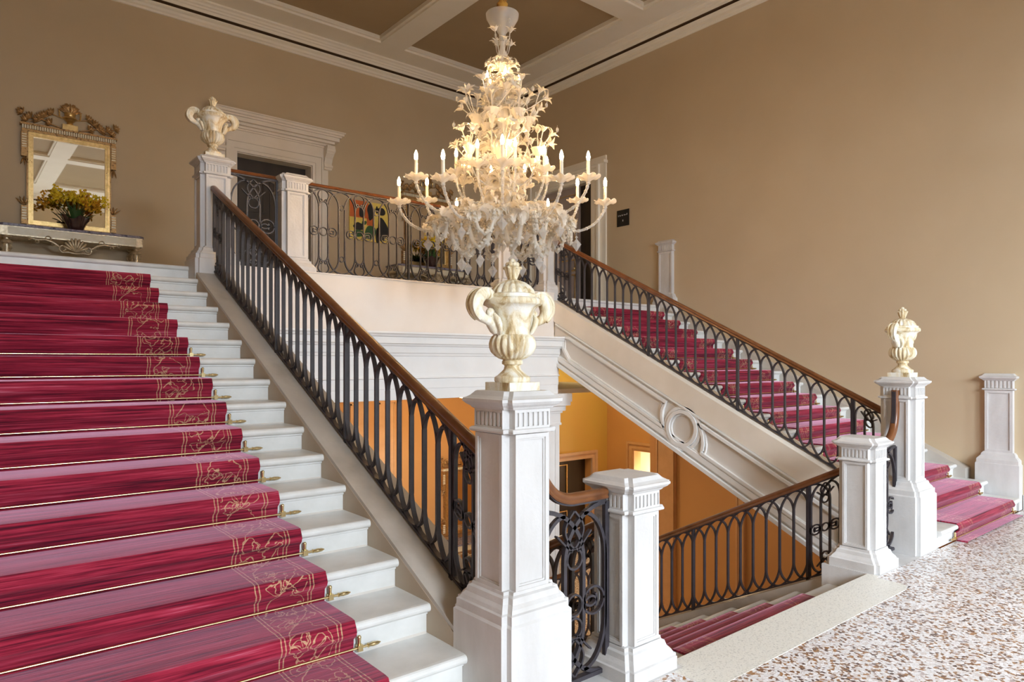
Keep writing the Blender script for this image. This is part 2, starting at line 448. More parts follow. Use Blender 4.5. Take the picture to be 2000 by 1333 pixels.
# ---- lower hall
mb = MB(); mb.box(XL-.3, 12.5, 1.9, YB+.3, ZLOW-.1, ZLOW); struct('floor_lower', mb, 'terrazzo')
mb = MB(); mb.box(XL-.3, 6.9, YB, YB+.25, ZLOW, LAND-.4); mb.box(11.56, 12.4, YB, YB+.25, ZLOW, LAND-.4); mb.box(6.9, 11.75, YB, YB+.25, -.55, LAND-.4)
mb.box(6.9, 10.29, YB, YB+.25, ZLOW, -.55)
struct('wall_lower_back', mb, 'orange')
mb = MB(); mb.box(XR+.45, XR+.5, 8.2, 10.5, LAND-.4, CEIL); mb.box(XL, XR, YB+.42, YB+.46, ZLOW, CEIL); mb.box(XR, 12.5, YB+.3, YB+.34, ZLOW, 2.3); struct('light_block_behind_doors', mb, 'wall')  # boards added behind the doorways to block sky light leaking in
mb = MB(); mb.box(8.75, 12.1, YB-.012, YB-.002, -.45, 2.1); mb.box(8.75, 10.2, YB-.012, YB-.002, ZLOW, -.45); mb.box(11.65, 12.1, YB-.012, YB-.002, ZLOW, -.45); struct('wall_lower_lamplit', mb, 'lamplit')  # thin yellow sheet that paints lamplight over the orange back wall
mb = MB(); mb.box(XR, XR+.25, 2.2, 7.2, ZLOW, -.3); mb.extrude([(XR+.001, 2.6, -.3), (XR+.001, 7.2, -.3), (XR+.001, 7.2, 2.16), (XR+.001, 7.0, zl(7.0)-.331), (XR+.001, 2.6, -.26)], (.24, 0, 0)); struct('wall_lower_right', mb, 'orange')
mb = MB(); mb.box(XR, 12.1, 7.2, 7.3, ZLOW, 2.1); mb.box(12.1, 12.3, 7.2, 9.70, ZLOW, 2.1); mb.box(12.1, 12.3, 9.70, 10.25, -.42, 2.1); mb.box(12.1, 12.3, 10.25, YB, ZLOW, 2.1)
struct('wall_lower_side', mb, 'orange')
mb = MB(); mb.box(XL, XR, 1.90, 2.0, ZLOW, -.3); struct('wall_lower_front', mb, 'orange')
mb = MB(); mb.box(XR+.0, 12.3, 7.2, YB, 2.1, 2.16); mb.box(XL, XR, 6.9, YB, 1.16, 1.22); struct('ceiling_lower', mb, 'trim')
# lower door in the back wall: casing and dark leaf, and lit doorway in the side wall
mb = MB()
for (e, d) in ((0, .05), (.05, .035), (.11, .06)):
    x0, x1, zt = 10.3, 11.55, -.62
    w = .06
    mb.box(x1+e, x1+e+w, YB-d-.014, YB-.013, ZLOW, zt+e+w); mb.box(x0-e-w, x0-e, YB-d-.014, YB-.013, ZLOW, zt+e+w)
    mb.box(x0-e, x1+e, YB-d-.014, YB-.013, zt+e, zt+e+w)
d_ = struct('door_3', mb, 'pink_trim')
mb = MB(); mb.box(10.3, 11.55, YB+.18, YB+.24, ZLOW, -.55); obj('door_leaf', mb, 'darkwood', d_)
mb = MB()
for (x0, x1, z0, z1) in ((10.45, 10.95, -2.4, -1.8), (10.45, 10.95, -1.6, -.75)):
    mb.strip([(x0, YB+.17, z0), (x1, YB+.17, z0), (x1, YB+.17, z1), (x0, YB+.17, z1)], (0, 1, 0), .02, .03, True)
obj('panel_moulding', mb, 'gilt', d_)
mb = MB()
for (e, d) in ((0, .03), (.05, .05), (.10, .035), (.15, .07)):
    y0, y1, zt, w = 9.70, 10.25, -.42, .05
    mb.box(12.1-d, 12.1, y1+e, y1+e+w, ZLOW, zt+e+w); mb.box(12.1-d, 12.1, y0-e-w, y0-e, ZLOW, zt+e+w); mb.box(12.1-d, 12.1, y0-e, y1+e, zt+e, zt+e+w)
struct('door_4', mb, 'orange_trim')
mb = MB(); mb.box(12.9, 12.95, 9.0, 11.0, ZLOW, 0); mb.box(12.3, 12.95, 11.0, 11.05, ZLOW, 0); mb.box(12.3, 12.95, 8.95, 9.0, ZLOW, 0); struct('wall_lower_room', mb, 'lit_room')

# ================================================================== STAIRS
def nose_profile(n):
    """profile in (y,z) of one marble step: rounded nosing, small fillet, riser"""
    y = YN1+GO*(n-1); z = RISE*n
    p = [(y+.345, z), (y+.03, z)]
    p += [(y+.022-.022*sin(pi*i/8)-.0, z-.022+.022*cos(pi*i/8)) for i in range(1, 9)]
    p += [(y+.030, z-.046), (y+.030, z-.056), (y+.040, z-.060), (y+.040, z-RISE-.0), (y+.345, z-RISE)]
    return p
def stair_flight(x0, x1, xc0, xc1, wx0, wx1, label, side):
    """steps x0..x1, inner curb xc0..xc1, wall curb wx0..wx1"""
    t = thing('stone_staircase', label, 'staircase', ((x0+x1)/2, YN1, 0))
    ox, oy = (x0+x1)/2, YN1
    me = None
    for n in range(1, 18):
        if me is None:
            mb = MB(); poly = [(x0-ox, y-oy, z-RISE) for (y, z) in nose_profile(1)]
            mb.extrude(poly[::-1], (x1-x0, 0, 0)); me = mb.mesh('step', 'marble')
        o = obj('step', me, None, t, loc=(0, GO*(n-1), RISE*n))
    def slope_prism(xa, xb, ya, yb, dz0, dz1, floor=None):
        mb = MB()
        mb.extrude([(xa-ox, ya-oy, zl(ya)+dz0), (xa-ox, yb-oy, zl(yb)+dz0), (xa-ox, yb-oy, zl(yb)+dz1), (xa-ox, ya-oy, zl(ya)+dz1)], (xb-xa, 0, 0))
        return mb
    yb_ = 6.74
    inner = xc0 if side > 0 else xc1     # face towards the well (for right flight side=-1 -> faces -X)
    # stone cap of the inner curb
    obj('curb_cap', slope_prism(xc0-(.012 if side < 0 else 0), xc1+(.012 if side > 0 else 0), 2.45, yb_, -.235, .035), 'curb' if side > 0 else 'stone_warm', t)
    obj('stringer', slope_prism(xc0+.01, xc1-.01, 2.50, 6.7, -.775, -.225), 'plaster' if side < 0 else 'plaster', t)
    if side > 0:
        obj('curb_side', slope_prism(xc0-.003, xc0+.02, 2.45, yb_, -.40, .012), 'curb_side', t)
    # wall curb
    obj('wall_curb', slope_prism(wx0, wx1, 2.7, 6.9, -.35, .0), 'curb', t)
    # soffit under the steps
    obj('soffit', slope_prism(x0+.01, x1-.01, 2.66, 7.0, -.36, -.16), 'plaster', t)
    # mouldings on the well face
    xf = xc0+.01 if side < 0 else xc1-.01
    sg = -1 if side < 0 else 1
    def line(pts, w, d, closed=True):
        mb = MB(); mb.strip([(xf-ox+sg*d/2, y-oy, zl(y)+dz) for (y, dz) in pts], (1, 0, 0), d, w, closed); return mb
    mb = MB()
    mb.merge(line([(2.62, -.250), (6.66, -.250)], .018, .03, False))
    mb.merge(line([(2.62, -.768), (6.66, -.768)], .04, .05, False))
    mb.merge(line([(2.62, -.680), (6.66, -.680)], .055, .028, False))
    mb.merge(line([(2.62, -.640), (6.66, -.640)], .02, .018, False))
    obj('edge_moulding', mb, 'moulding', t)
    mb = MB()
    yc, dc = 4.635, -.490
    for (R0, w, d) in ((.228, .034, .022), (.186, .040, .036), (.152, .018, .018)):
        mb.strip([(xf-ox+sg*d/2, yc-oy+R0*cos(2*pi*k/40), zl(yc)+dc+R0*sin(2*pi*k/40)) for k in range(40)], (1, 0, 0), d, w, True)
    obj('medallion', mb, 'moulding', t, True)
    for (ya, yb2, e) in ((2.9, 4.20, 0), (4.89, 6.52, 1)):
        mb = MB()
        for (w, d, q) in ((.032, .032, 0), (.014, .018, .032)):
            RR = .275+q; arcp = [(cos(radians(a))*RR, sin(radians(a))*RR) for a in (39, 26, 13, 0, -9, -18, -27)]
            if e: pts = [(ya, -.316-q), (yb2-.12, -.316-q), (yb2-q, -.36), (yb2-q, -.50), (yb2-.12, -.615+q), (yc+arcp[-1][0], -.615+q)] + [(yc+c_, dc+s_) for c_, s_ in arcp[::-1][1:-1]] + [(yc+arcp[0][0], -.316-q)]
            if e: pts = pts[1:]
            else: pts = [(ya+q, -.316-q)] + [(yc-c_, dc+s_) for c_, s_ in arcp] + [(ya+q, -.615+q)]
            mb.merge(line(pts, w, d))
        obj('panel_moulding', mb, 'moulding', t)
    return t
stair_flight(-.46, 1.80, 1.80, 2.09, -.64, -.46, 'white marble stair flight on the left, under the wide red runner', 1)
stair_flight(6.56, 8.82, 6.27, 6.56, 8.82, 9.0, 'white marble stair flight on the right against the beige wall, seen behind its iron railing', -1)

# descending flight in the middle
t = thing('descending_staircase', 'marble steps going down between the two short posts to the lower hall', 'staircase', (AX, 2.285, ZLOW))
mb = MB(); mb.box(-1.26, 1.26, 0, .33, -.15, 0); sme = None
for k in range(1, 18):
    if sme is None:
        mb = MB(); mb.extrude([(-1.26, .0, -.15), (-1.26, .30, -.15), (-1.26, .30, -.06), (-1.26, .315, -.045), (-1.26, .323, -.024), (-1.26, .315, -.006), (-1.26, .295, 0), (-1.26, .0, 0)], (2.52, 0, 0)); sme = mb.mesh('step', 'marble')
    obj('step', sme, None, t, loc=(0, GO*(k-1), -.15*k-ZLOW))
for xa in (2.66, 5.44):
    mb = MB(); ya, yb2 = 2.62, 7.35
    f = lambda y: -.5*(y-2.285)
    mb.extrude([(xa-AX, ya-2.285, f(ya)-.45-ZLOW), (xa-AX, yb2-2.285, max(f(yb2)-.45, ZLOW)-ZLOW), (xa-AX, yb2-2.285, f(yb2)+.06-ZLOW), (xa-AX, ya-2.285, f(ya)+.06-ZLOW)], (.26, 0, 0))
    obj('curb', mb, 'curb', t)
mb = MB(); mb.extrude([(-1.25, .3, -.45-ZLOW), (-1.25, 4.9, .05), (-1.25, 4.9, .25), (-1.25, .3, -.25-ZLOW)], (2.5, 0, 0)); obj('soffit', mb, 'plaster', t)

# ---- carpet runners
def carpet(name, label, xc, half, up=True, tail=.0, top=17):
    """runner following the steps, xc = centre"""
    path = []
    th = .014
    if up:
        if tail: path += [(YN1+.04-th-tail, th), (YN1+.04-th-.01, th)]
        for n in range(1, top+1):
            y = YN1+GO*(n-1); z = RISE*n
            path += [(y+.04-th, z-RISE+th+.0), (y+.034-th, z-.075), (y+.01-th, z-.055), (y-.004-th*.6, z-.035), (y-.002, z-.012), (y+.012, z+th*.8), (y+.04, z+th)]
            if n < top: path += [(y+GO*.6, z+th)]
            else: path = path[:-6] + [(y+.04-th, z-.062)]
    else:
        path = [(2.29, -.02), (2.30, -.15+th)]
        path = [(2.292, -.15+th)]
        for k in range(1, 18):
            y = 2.285+GO*k; z = -.15*k
            path += [(y-.02, z+th), (y+.005, z+th*.8), (y+.022, z-.012), (y+.020, z-.035), (y+.004+th, z-.055), (y+th, z-.075), (y+th, z-.15+th)]
        # nosing faces +Y when descending away from camera: riser below each edge
    mb = MB(); uv = []
    s = 0; cols = 2
    rs = []
    for i, (y, z) in enumerate(path):
        if i: s += sqrt((y-path[i-1][0])**2+(z-path[i-1][1])**2)
        mb.v += [(-half, y, z), (half, y, z)]; uv += [(-half, s), (half, s)]
    n = len(path)
    for i in range(n-1): a = 2*i; mb.f.append((a, a+1, a+3, a+2))
    # turned-down edges give the pile its thickness
    o = len(mb.v)
    for side in (0, 1):
        base = len(mb.v)
        for i, (y, z) in enumerate(path):
            x = (-half, half)[side]
            p0 = path[max(i-1, 0)]; p1 = path[min(i+1, n-1)]
            dy, dz = p1[0]-p0[0], p1[1]-p0[1]; L = max(1e-6, sqrt(dy*dy+dz*dz))
            ny, nz_ = (dz/L, -dy/L)
            mb.v.append((x, y+ny*.012, z+nz_*.012)); uv.append((x+(.012 if side else -.012), uv[2*i][1]))
        for i in range(n-1):
            a, b_ = 2*i+side, 2*i+2+side
            q = (a, b_, base+i+1, base+i)
            mb.f.append(q if side else q[::-1])
    mb.uv = uv
    o = obj(name, mb, 'carpet', None, True, loc=(xc, 0, 0))
    tag(o, label, 'carpet')
    return o
carpet('stair_carpet', 'wide crimson stair runner with gold scroll border filling the left of the picture', .595, .81, True, .3)
carpet('stair_carpet', 'crimson stair runner with gold scroll border on the right flight behind the iron railing', 7.765, .81, True, .10)
carpet('stair_carpet', 'dark red runner on the steps going down between the two short posts', AX, .78, False)

# ---- brass stair rods
def rod(side_mul):
    t = thing('stair_rod', '', 'stair rod')
    mb = MB(); mb.tube([(-.875, 0, 0), (.875, 0, 0)], .0062, 10); obj('rod', mb, 'brass', t, True)
    for s in (-1, 1):
        mb = MB()
        mb.box(s*.835-.012, s*.835+.012, -.012, .014, -.014, .014)
        mb.tube([(s*.835, .004, -.014), (s*.835, .004, .042)], [.006, .009], 8)
        mb.sphere((s*.835, .004, .045), .010, 8, 6)
        obj('bracket', mb, 'brass', t, True)
        mb = MB(); mb.tube([(s*.875, 0, 0), (s*.885, 0, 0), (s*.9, 0, 0), (s*.925, 0, 0), (s*.94, 0, 0)], [.012, .008, .011, .009, .002], 8)
        obj('finial', mb, 'brass', t, True)
    return t
r0 = rod(1)
ords = ['first', 'second', 'third', 'fourth', 'fifth', 'sixth', 'seventh', 'eighth', 'ninth', 'tenth', 'eleventh', 'twelfth']
first = True
for (xc, where, grp) in ((.595, 'left', 'brass rods across the left stair runner'), (7.765, 'right', 'brass rods across the right stair runner')):
    for k in range(12):
        loc = (xc, YN1+GO*k+.04-.026, RISE*k+.030)
        lab = 'brass rod across the runner at the foot of the %s step, %s stair' % (ords[k], where)
        if first: r0.location = loc; r0['label'] = lab; r0['group'] = grp; first = False
        else: dup(r0, loc, 0, lab, grp)

# ================================================================== STONE POSTS
def sq(h, n, z):
    q = h-n
    return [(-q, -h, z), (q, -h, z), (q, -q, z), (h, -q, z), (h, q, z), (q, q, z), (q, h, z), (-q, h, z), (-q, q, z), (-h, q, z), (-h, -q, z), (-q, -q, z)]
def prism_prof(prof, n=.03):
    mb = MB(); mb.rings([sq(h, n, z) for (h, z) in prof]); return mb
def frame_faces(mb, h, n, z0, z1, t, bw):
    """raised stiles and rails on the four faces so the panel sits back"""
    q = h-n
    for k in range(4):
        R = Matrix.Rotation(k*pi/2, 4, 'Z'); m2 = MB()
        m2.box(-q, -q+bw, -h-t, -h, z0, z1); m2.box(q-bw, q, -h-t, -h, z0, z1)
        m2.box(-q+bw, q-bw, -h-t, -h, z1-bw, z1); m2.box(-q+bw, q-bw, -h-t, -h, z0, z0+bw)
        b2 = bw+.008
        m2.box(-q+bw, -q+b2, -h-t*.5, -h, z0+bw, z1-bw); m2.box(q-b2, q-bw, -h-t*.5, -h, z0+bw, z1-bw)
        m2.box(-q+b2, q-b2, -h-t*.5, -h, z1-b2, z1-bw); m2.box(-q+b2, q-b2, -h-t*.5, -h, z0+bw, z0+b2)
        mb.merge(m2, R)
def post(tall, label, loc, cat='post', plinth=True, group=None):
    t = thing('stone_post', label, cat, loc, 0, group)
    T = 1.47 if tall else 1.01
    zs = .60 if tall else .155
    ztop = T-.185
    if tall:
        mb = prism_prof([(.205, 0), (.205, .478), (.195, .488)]); obj('plinth', mb, 'stone', t)
        mb = prism_prof([(.195, .488), (.195, .525), (.185, .53), (.178, .545), (.165, .560), (.158, .585), (.145, .592), (.142, .605)]); obj('base_moulding', mb, 'stone', t)
    else:
        mb = prism_prof([(.20, 0), (.20, .065), (.19, .07), (.182, .085), (.165, .105), (.158, .13), (.145, .138), (.142, .155)]); obj('base_moulding', mb, 'stone', t)
    mb = prism_prof([(.126, zs), (.126, ztop)]); frame_faces(mb, .126, .03, zs+.005, ztop-.002, .013, .018)
    obj('shaft', mb, 'stone', t)
    # frieze with upright flutes
    za, zb = ztop, T-.08
    mb = prism_prof([(.139, za), (.152, za+.004), (.154, za+.012), (.150, za+.020), (.139, za+.022)], .03)
    mb.merge(prism_prof([(.131, za+.022), (.131, zb)], .03))
    for k in range(4):
        R = Matrix.Rotation(k*pi/2, 4, 'Z'); m2 = MB(); q = .101; nf = 7; pitch = 2*q/nf
        m2.box(-q, q, -.140, -.131, zb-.012, zb); m2.box(-q, q, -.140, -.131, za+.022, za+.032)
        for j in range(nf+1):
            x = -q+pitch*j; w = pitch*.22
            m2.box(max(-q, x-w), min(q, x+w), -.140, -.131, za+.03, zb-.01)
        mb.merge(m2, R)
    obj('frieze', mb, 'stone', t)
    mb = prism_prof([(.139, zb), (.146, zb+.006), (.150, zb+.012), (.165, zb+.022), (.172, zb+.030), (.176, zb+.034), (.176, zb+.046), (.166, zb+.050), (.150, zb+.060), (.136, zb+.076), (.132, T)], .03)
    obj('cap', mb, 'stone', t)
    return t
zt = 2.085
pt = post(True, 'tall white stone post nearest the camera, at the foot of the left stair railing', (2.0, YP, 0))
ps = post(False, 'short white stone post just right of the nearest tall post', (2.78, YP, 0))
dup(ps, (5.585, YP, 0), 0, 'short white stone post at the far side of the descending stairs')
dup(pt, (6.355, YP, 0), 0, 'tall white stone post at the foot of the right stair railing')
dup(pt, (2.0, YPL, zt), 0, 'tall cream stone post at the top of the left stair, in front of the doorway')
dup(ps, (2.78, YPL, LAND), 0, 'short stone post at the left end of the balcony railing')
dup(ps, (5.585, YPL, LAND), 0, 'short stone post at the right end of the balcony railing, behind the nearest urn')
dup(pt, (6.355, YPL, zt), 0, 'tall stone post at the top of the right stair railing')
# half posts against the right wall
def wall_post(label, y, z0):
    t = thing('wall_post', label, 'post', (XR, y, z0))
    def hp(prof):
        mb = MB(); mb.rings([[(-d, -h, z), (0, -h, z), (0, h, z), (-d, h, z)] for (h, d, z) in prof]); return mb
    obj('plinth', hp([(.205, .13, 0), (.205, .13, .478), (.195, .12, .488)]), 'stone', t)
    obj('base_moulding', hp([(.195, .12, .488), (.195, .12, .525), (.18, .105, .545), (.165, .09, .56), (.158, .085, .585), (.142, .07, .605)]), 'stone', t)
    mb = hp([(.130, .055, .60), (.130, .055, 1.285)])
    q = .13
    for (a, b_, c, d) in ((-q, -q+.028, .605, 1.283), (q-.028, q, .605, 1.283), (-q+.028, q-.028, 1.255, 1.283), (-q+.028, q-.028, .605, .633)):
        mb.box(-.066, -.055, a, b_, c, d)
    obj('shaft', mb, 'stone', t)
    mb = hp([(.139, .066, 1.285), (.153, .08, 1.292), (.150, .078, 1.305), (.132, .056, 1.307), (.132, .056, 1.39)])
    for j in range(8):
        y_ = -.132+.264*j/7; mb.box(-.066, -.056, max(-.132, y_-.009), min(.132, y_+.009), 1.31, 1.39)
    obj('frieze', mb, 'stone', t)
    obj('cap', hp([(.139, .066, 1.39), (.150, .078, 1.402), (.172, .10, 1.42), (.176, .104, 1.436), (.15, .078, 1.45), (.132, .06, 1.47)]), 'stone', t)
    return t
wall_post('grey-white half post against the wall at the foot of the right stair', YP, 0)
wall_post('half post against the beige wall at the top of the right stair', YPL, zt)

# ================================================================== PARAPET UNDER THE BALCONY
mb = MB()
mb.box(2.09, 6.27, 6.70, 6.76, 1.925, LAND+.003); mb.box(2.09, 6.27, 6.69, 6.76, LAND-.004, LAND+.010)
struct('wall_parapet', mb, 'parapet')
mb = MB()
prof = [(6.33, 1.925), (6.33, 1.905), (6.345, 1.895), (6.355, 1.875), (6.375, 1.868), (6.378, 1.80), (6.40, 1.795), (6.41, 1.775), (6.43, 1.77), (6.44, 1.70), (6.45, 1.69), (6.455, 1.665), (6.47, 1.66), (6.47, 1.435), (6.455, 1.43), (6.45, 1.415), (6.475, 1.408), (6.475, 1.30), (6.485, 1.297), (6.485, 1.18), (6.9, 1.18), (6.9, 1.925)]
mb.extrude([(2.09, y+.14, z) for (y, z) in prof], (4.18, 0, 0))
struct('trim_7', mb, 'moulding')
def column(x, label):
    t = thing('stone_pilaster', label, 'pilaster', (x, 6.78, ZLOW))
    g = lambda z: z-ZLOW
    mb = MB(); mb.box(-.13, .13, -.13, .13, g(-2.3), g(.90)); 
    for s in (-1, 1):
        for k in (-.06, .06): mb.box(k-.015, k+.015, s*.138-.008, s*.138+.008, g(-2.2), g(.72))
    obj('shaft', mb, 'moulding', t)
    mb = MB(); mb.box(-.19, .19, -.19, .19, 0, g(-2.45)); mb.box(-.16, .16, -.16, .16, g(-2.45), g(-2.3)); obj('base', mb, 'moulding', t)
    mb = MB()
    for (h, z0, z1) in ((.15, .76, .79), (.14, .79, .92), (.16, .92, .95), (.19, .95, 1.02), (.235, 1.02, 1.07), (.25, 1.07, 1.18)): mb.box(-h, h, -h, h, g(z0), g(z1))
    obj('capital', mb, 'moulding', t)
column(6.19, 'grey stone pilaster below the balcony beside the ochre lower wall')
column(2.23, 'grey stone pilaster below the left end of the balcony')
# skirting bands of stone at the foot of right wall on the landing and near hall
mb = MB(); mb.box(XR-.02, XR, YF, 2.2, 0, .16); struct('baseboard_right', mb, 'stone')
mb = MB(); mb.box(XL, DX0-.3, YB-.02, YB, LAND, LAND+.14); mb.box(DX1+.3, XR, YB-.02, YB, LAND, LAND+.14); struct('baseboard_back', mb, 'stone_warm')

# ================================================================== IRON RAILINGS
def ring2(c, r, n=20): return [(c[0]+r*cos(2*pi*k/n), c[1]+r*sin(2*pi*k/n)) for k in range(n)]
def scroll_C(cx, cz, r, s):
    """heart-like C scroll opening towards the bar on side s (-1 left of bar, 1 right)"""
    pts = []
    for sg in (1, -1):
        arm = []
        for i in range(26):
            a = radians(0+ i*13.5); rr = r*(1-.0*i) if i < 12 else r*(1-(i-11)*.055)
            arm.append((s*rr*cos(a)*.85, sg*rr*sin(a)))
        arm = [(x+ (s*0 if True else 0), z) for x, z in arm]
        pts.append([(cx+x, cz+z) for x, z in arm])
    return pts
def curl(cx, cz, s, sg, R):
    """one half of a heart scroll: starts at outer belly, bends back to the bar and rolls in"""
    pts = []
    for i in range(30):
        a = radians(-5+i*14.0)
        if i <= 12: rr = R
        else: rr = R*max(.22, 1-(i-12)*.058)
        ox = 0 if i <= 12 else -s*R*.0
        pts.append((cx+s*rr*cos(a)*.95, cz+sg*(rr*sin(a)*.9 + (0 if i <= 12 else R*.30*(1-math.exp(-(i-12)/4))))))
    return pts
class Panel:
    """maps panel coordinates (s along, z up) to the scene and bends flat bars in it"""
    def __init__(p, f, N, k=1.0): p.f = f; p.N = N; p.k = k
    def bar(p, mb, pts, w=.022, t=.012, closed=False): mb.strip([p.f(a, b_) for a, b_ in pts], p.N, w, t*(p.k if t > .0105 else 1.1), closed)

def end_panel(P, t, s0, s1, h0, h1, mid=None, stiles=(True, True)):
    """scroll panel between two posts: stiles, crossing arcs, pointed loops, rings and heart scrolls"""
    c = (s0+s1)/2; W_ = s1-s0; g = W_*.13; hh = h1-h0
    def piece(name, curves):
        mb = MB()
        for (pts, cl, th) in curves: P.bar(mb, pts, .022, th, cl)
        return obj(name, mb, 'iron', t)
    st = []
    for on, s_ in zip(stiles, (s0+.012, s1-.012)):
        if on: piece('stile', [([(s_, h0), (s_, h1)], False, .02)])
    ah = W_*.55
    for sg, s_ in ((-1, c-g), (1, c+g)):
        far = s0+.02 if sg > 0 else s1-.02
        near_ = s1-.025 if sg > 0 else s0+.025
        crv = []
        # bar with arcs sweeping to the far top corner
        up = [(s_, h0+ah), (s_, h1-ah)]
        top = [(s_+(far-s_)*(1-cos(radians(a))), h1-ah+ah*sin(radians(a))) for a in range(0, 91, 9)]
        bot = [(s_+(far-s_)*(1-cos(radians(a))), h0+ah-ah*sin(radians(a))) for a in range(90, -1, -9)]
        crv.append((bot+top, False, .014))
        piece('scroll_bar', crv)
        # outer arch on this side
        mid_x = (s_+near_)/2
        crv2 = [([(near_, h0+ah)]+[(near_-(near_-s_)*(1-cos(radians(a))), h1-ah+ah*.86*sin(radians(a))) for a in range(0, 91, 10)], False, .012),
                ([(near_-(near_-s_)*(1-cos(radians(a))), h0+ah-ah*.86*sin(radians(a))) for a in range(0, 91, 10)], False, .012)]
        piece('side_arch', crv2)
    for up in (1, -1):
        hz = h1 if up > 0 else h0
        rr = g*.8
        zc = hz-up*ah*.95
        crv = [(ring2((c, zc), rr), True, .009)]
        for sg in (-1, 1):
            crv.append(([(c+sg*(.002+g*.95*sin(pi*k/12)), zc+up*rr+(hz-up*.02-zc-up*rr)*k/12) for k in range(13)], False, .009))
            crv.append(([(c+sg*(g*.3+W_*.20*sin(pi*.5*k/12)), zc+up*rr*.7+(hz-up*ah*.42-zc-up*rr)*sin(pi*.5*k/12)) for k in range(13)], False, .008))
        piece('pointed_loop', crv)
    m_ = mid if mid is not None else (h0+h1)/2
    piece('ring', [(ring2((c, m_), g*.82), True, .009)])
    R = min(.085, (W_/2-g)*.42)
    for s in (-1, 1):
        cx_ = c+s*(g+R*.95)
        piece('heart_scroll', [(curl(cx_, m_, s, 1, R), False, .010), (curl(cx_, m_, s, -1, R), False, .010)])

def handrail_mb(pts, N, w=.056, h=.05):
    """moulded wooden rail: rounded section swept along pts"""
    mb = MB(); P = [Vector(p) for p in pts]; N = Vector(N); rs = []
    sec = [(-.5, -.35), (-.42, -.5), (.42, -.5), (.5, -.35), (.40, -.12), (.5, .10), (.46, .34), (.28, .48), (0, .54), (-.28, .48), (-.46, .34), (-.5, .10), (-.40, -.12)]
    for i in range(len(P)):
        T = (P[min(i+1, len(P)-1)]-P[max(i-1, 0)]).normalized(); U = N.cross(T).normalized()
        if U.z < -1e-4 or (abs(U.z) < .05 and False): U = -U
        rs.append([P[i]+N*a*w+U*b_*h for a, b_ in sec])
    mb.rings(rs); return mb

def stair_rail(x, label, y0, y1, slope_z, flip=False, nbays=3, pitch=.1285, hb=.055, ht=.79, name='iron_railing', endw=.29, low_end=True, high_end=True):
    """slope_z(y) = reference line; bars every pitch, thicker standard every ninth"""
    t = thing(name, label, 'railing', (x, y0, slope_z(y0)))
    z0 = slope_z(y0)
    P = Panel(lambda s, h: (0, s-y0, slope_z(s)+h-z0), (1, 0, 0))
    obj('handrail', handrail_mb([P.f(y0, ht+.03), P.f(y1, ht+.03)], (1, 0, 0)), 'wood', t, True)
    for nm, h in (('top_bar', ht), ('bottom_bar', hb)):
        mb = MB(); P.bar(mb, [(y0, h), (y1, h)], .034, .012); obj(nm, mb, 'iron', t)
    ya = y0+(endw if low_end else 0); yb_ = y1-(endw if high_end else 0)
    n = int(round((yb_-ya)/pitch)); pitch = (yb_-ya)/n
    ah = .175
    slope = slope_z(1)-slope_z(0)
    # baluster: bar whose head and foot divide into arcs that reach the bar two places on
    def bal_mesh(left=True, right=True, thick=False):
        mb = MB(); f = lambda s, h: (0, s, slope*s+h)
        w, tt = (.026, .014) if not thick else (.034, .022)
        def bar(pts, w_, t_): mb.strip([f(a, b_) for a, b_ in pts], (1, 0, 0), w_, t_)
        if thick: bar([(0, hb-.05), (0, ht)], w, tt)
        else: bar([(0, hb+ah-.02), (0, ht-ah+.02)], w, tt)
        for sg, on in ((1, right), (-1, left)):
            if not on: continue
            q = [(sg*pitch*(1-cos(radians(a))), (ht-ah)+ah*sin(radians(a))) for a in range(0, 91, 9)]
            bar(q, .024, .012)
            q = [(sg*pitch*(1-cos(radians(a))), (hb+ah)-ah*sin(radians(a))) for a in range(0, 91, 9)]
            bar(q, .024, .012)
        return mb
    meshes = {}
    for i in range(0, n+1):
        key = (i > 0, i < n, i % 9 == 0)
        if key not in meshes: meshes[key] = bal_mesh(*key).mesh('baluster', 'iron')
        s = ya+pitch*i
        obj('standard' if key[2] else 'baluster', meshes[key], None, t, loc=(0, s-y0, slope_z(s)-z0))
    if low_end: end_panel(P, t, y0, ya, hb, ht)
    if high_end: end_panel(P, t, yb_, y1, hb, ht)
    return t
stair_rail(1.97, 'black iron stair railing with brown wooden handrail on the left flight', 2.56, 6.80, zl)
stair_rail(6.385, 'black iron stair railing with wooden handrail on the right flight', 2.56, 6.80, zl)
fz = lambda y: -.5*(y-2.285)
stair_rail(5.57, 'iron railing going down beyond the short far post, right side of descending stairs', 2.56, 7.2, lambda y: fz(y), hb=.075, ht=.84)
stair_rail(2.79, 'iron railing going down behind the short near post, left side of descending stairs', 2.56, 7.2, lambda y: fz(y), hb=.075, ht=.84)

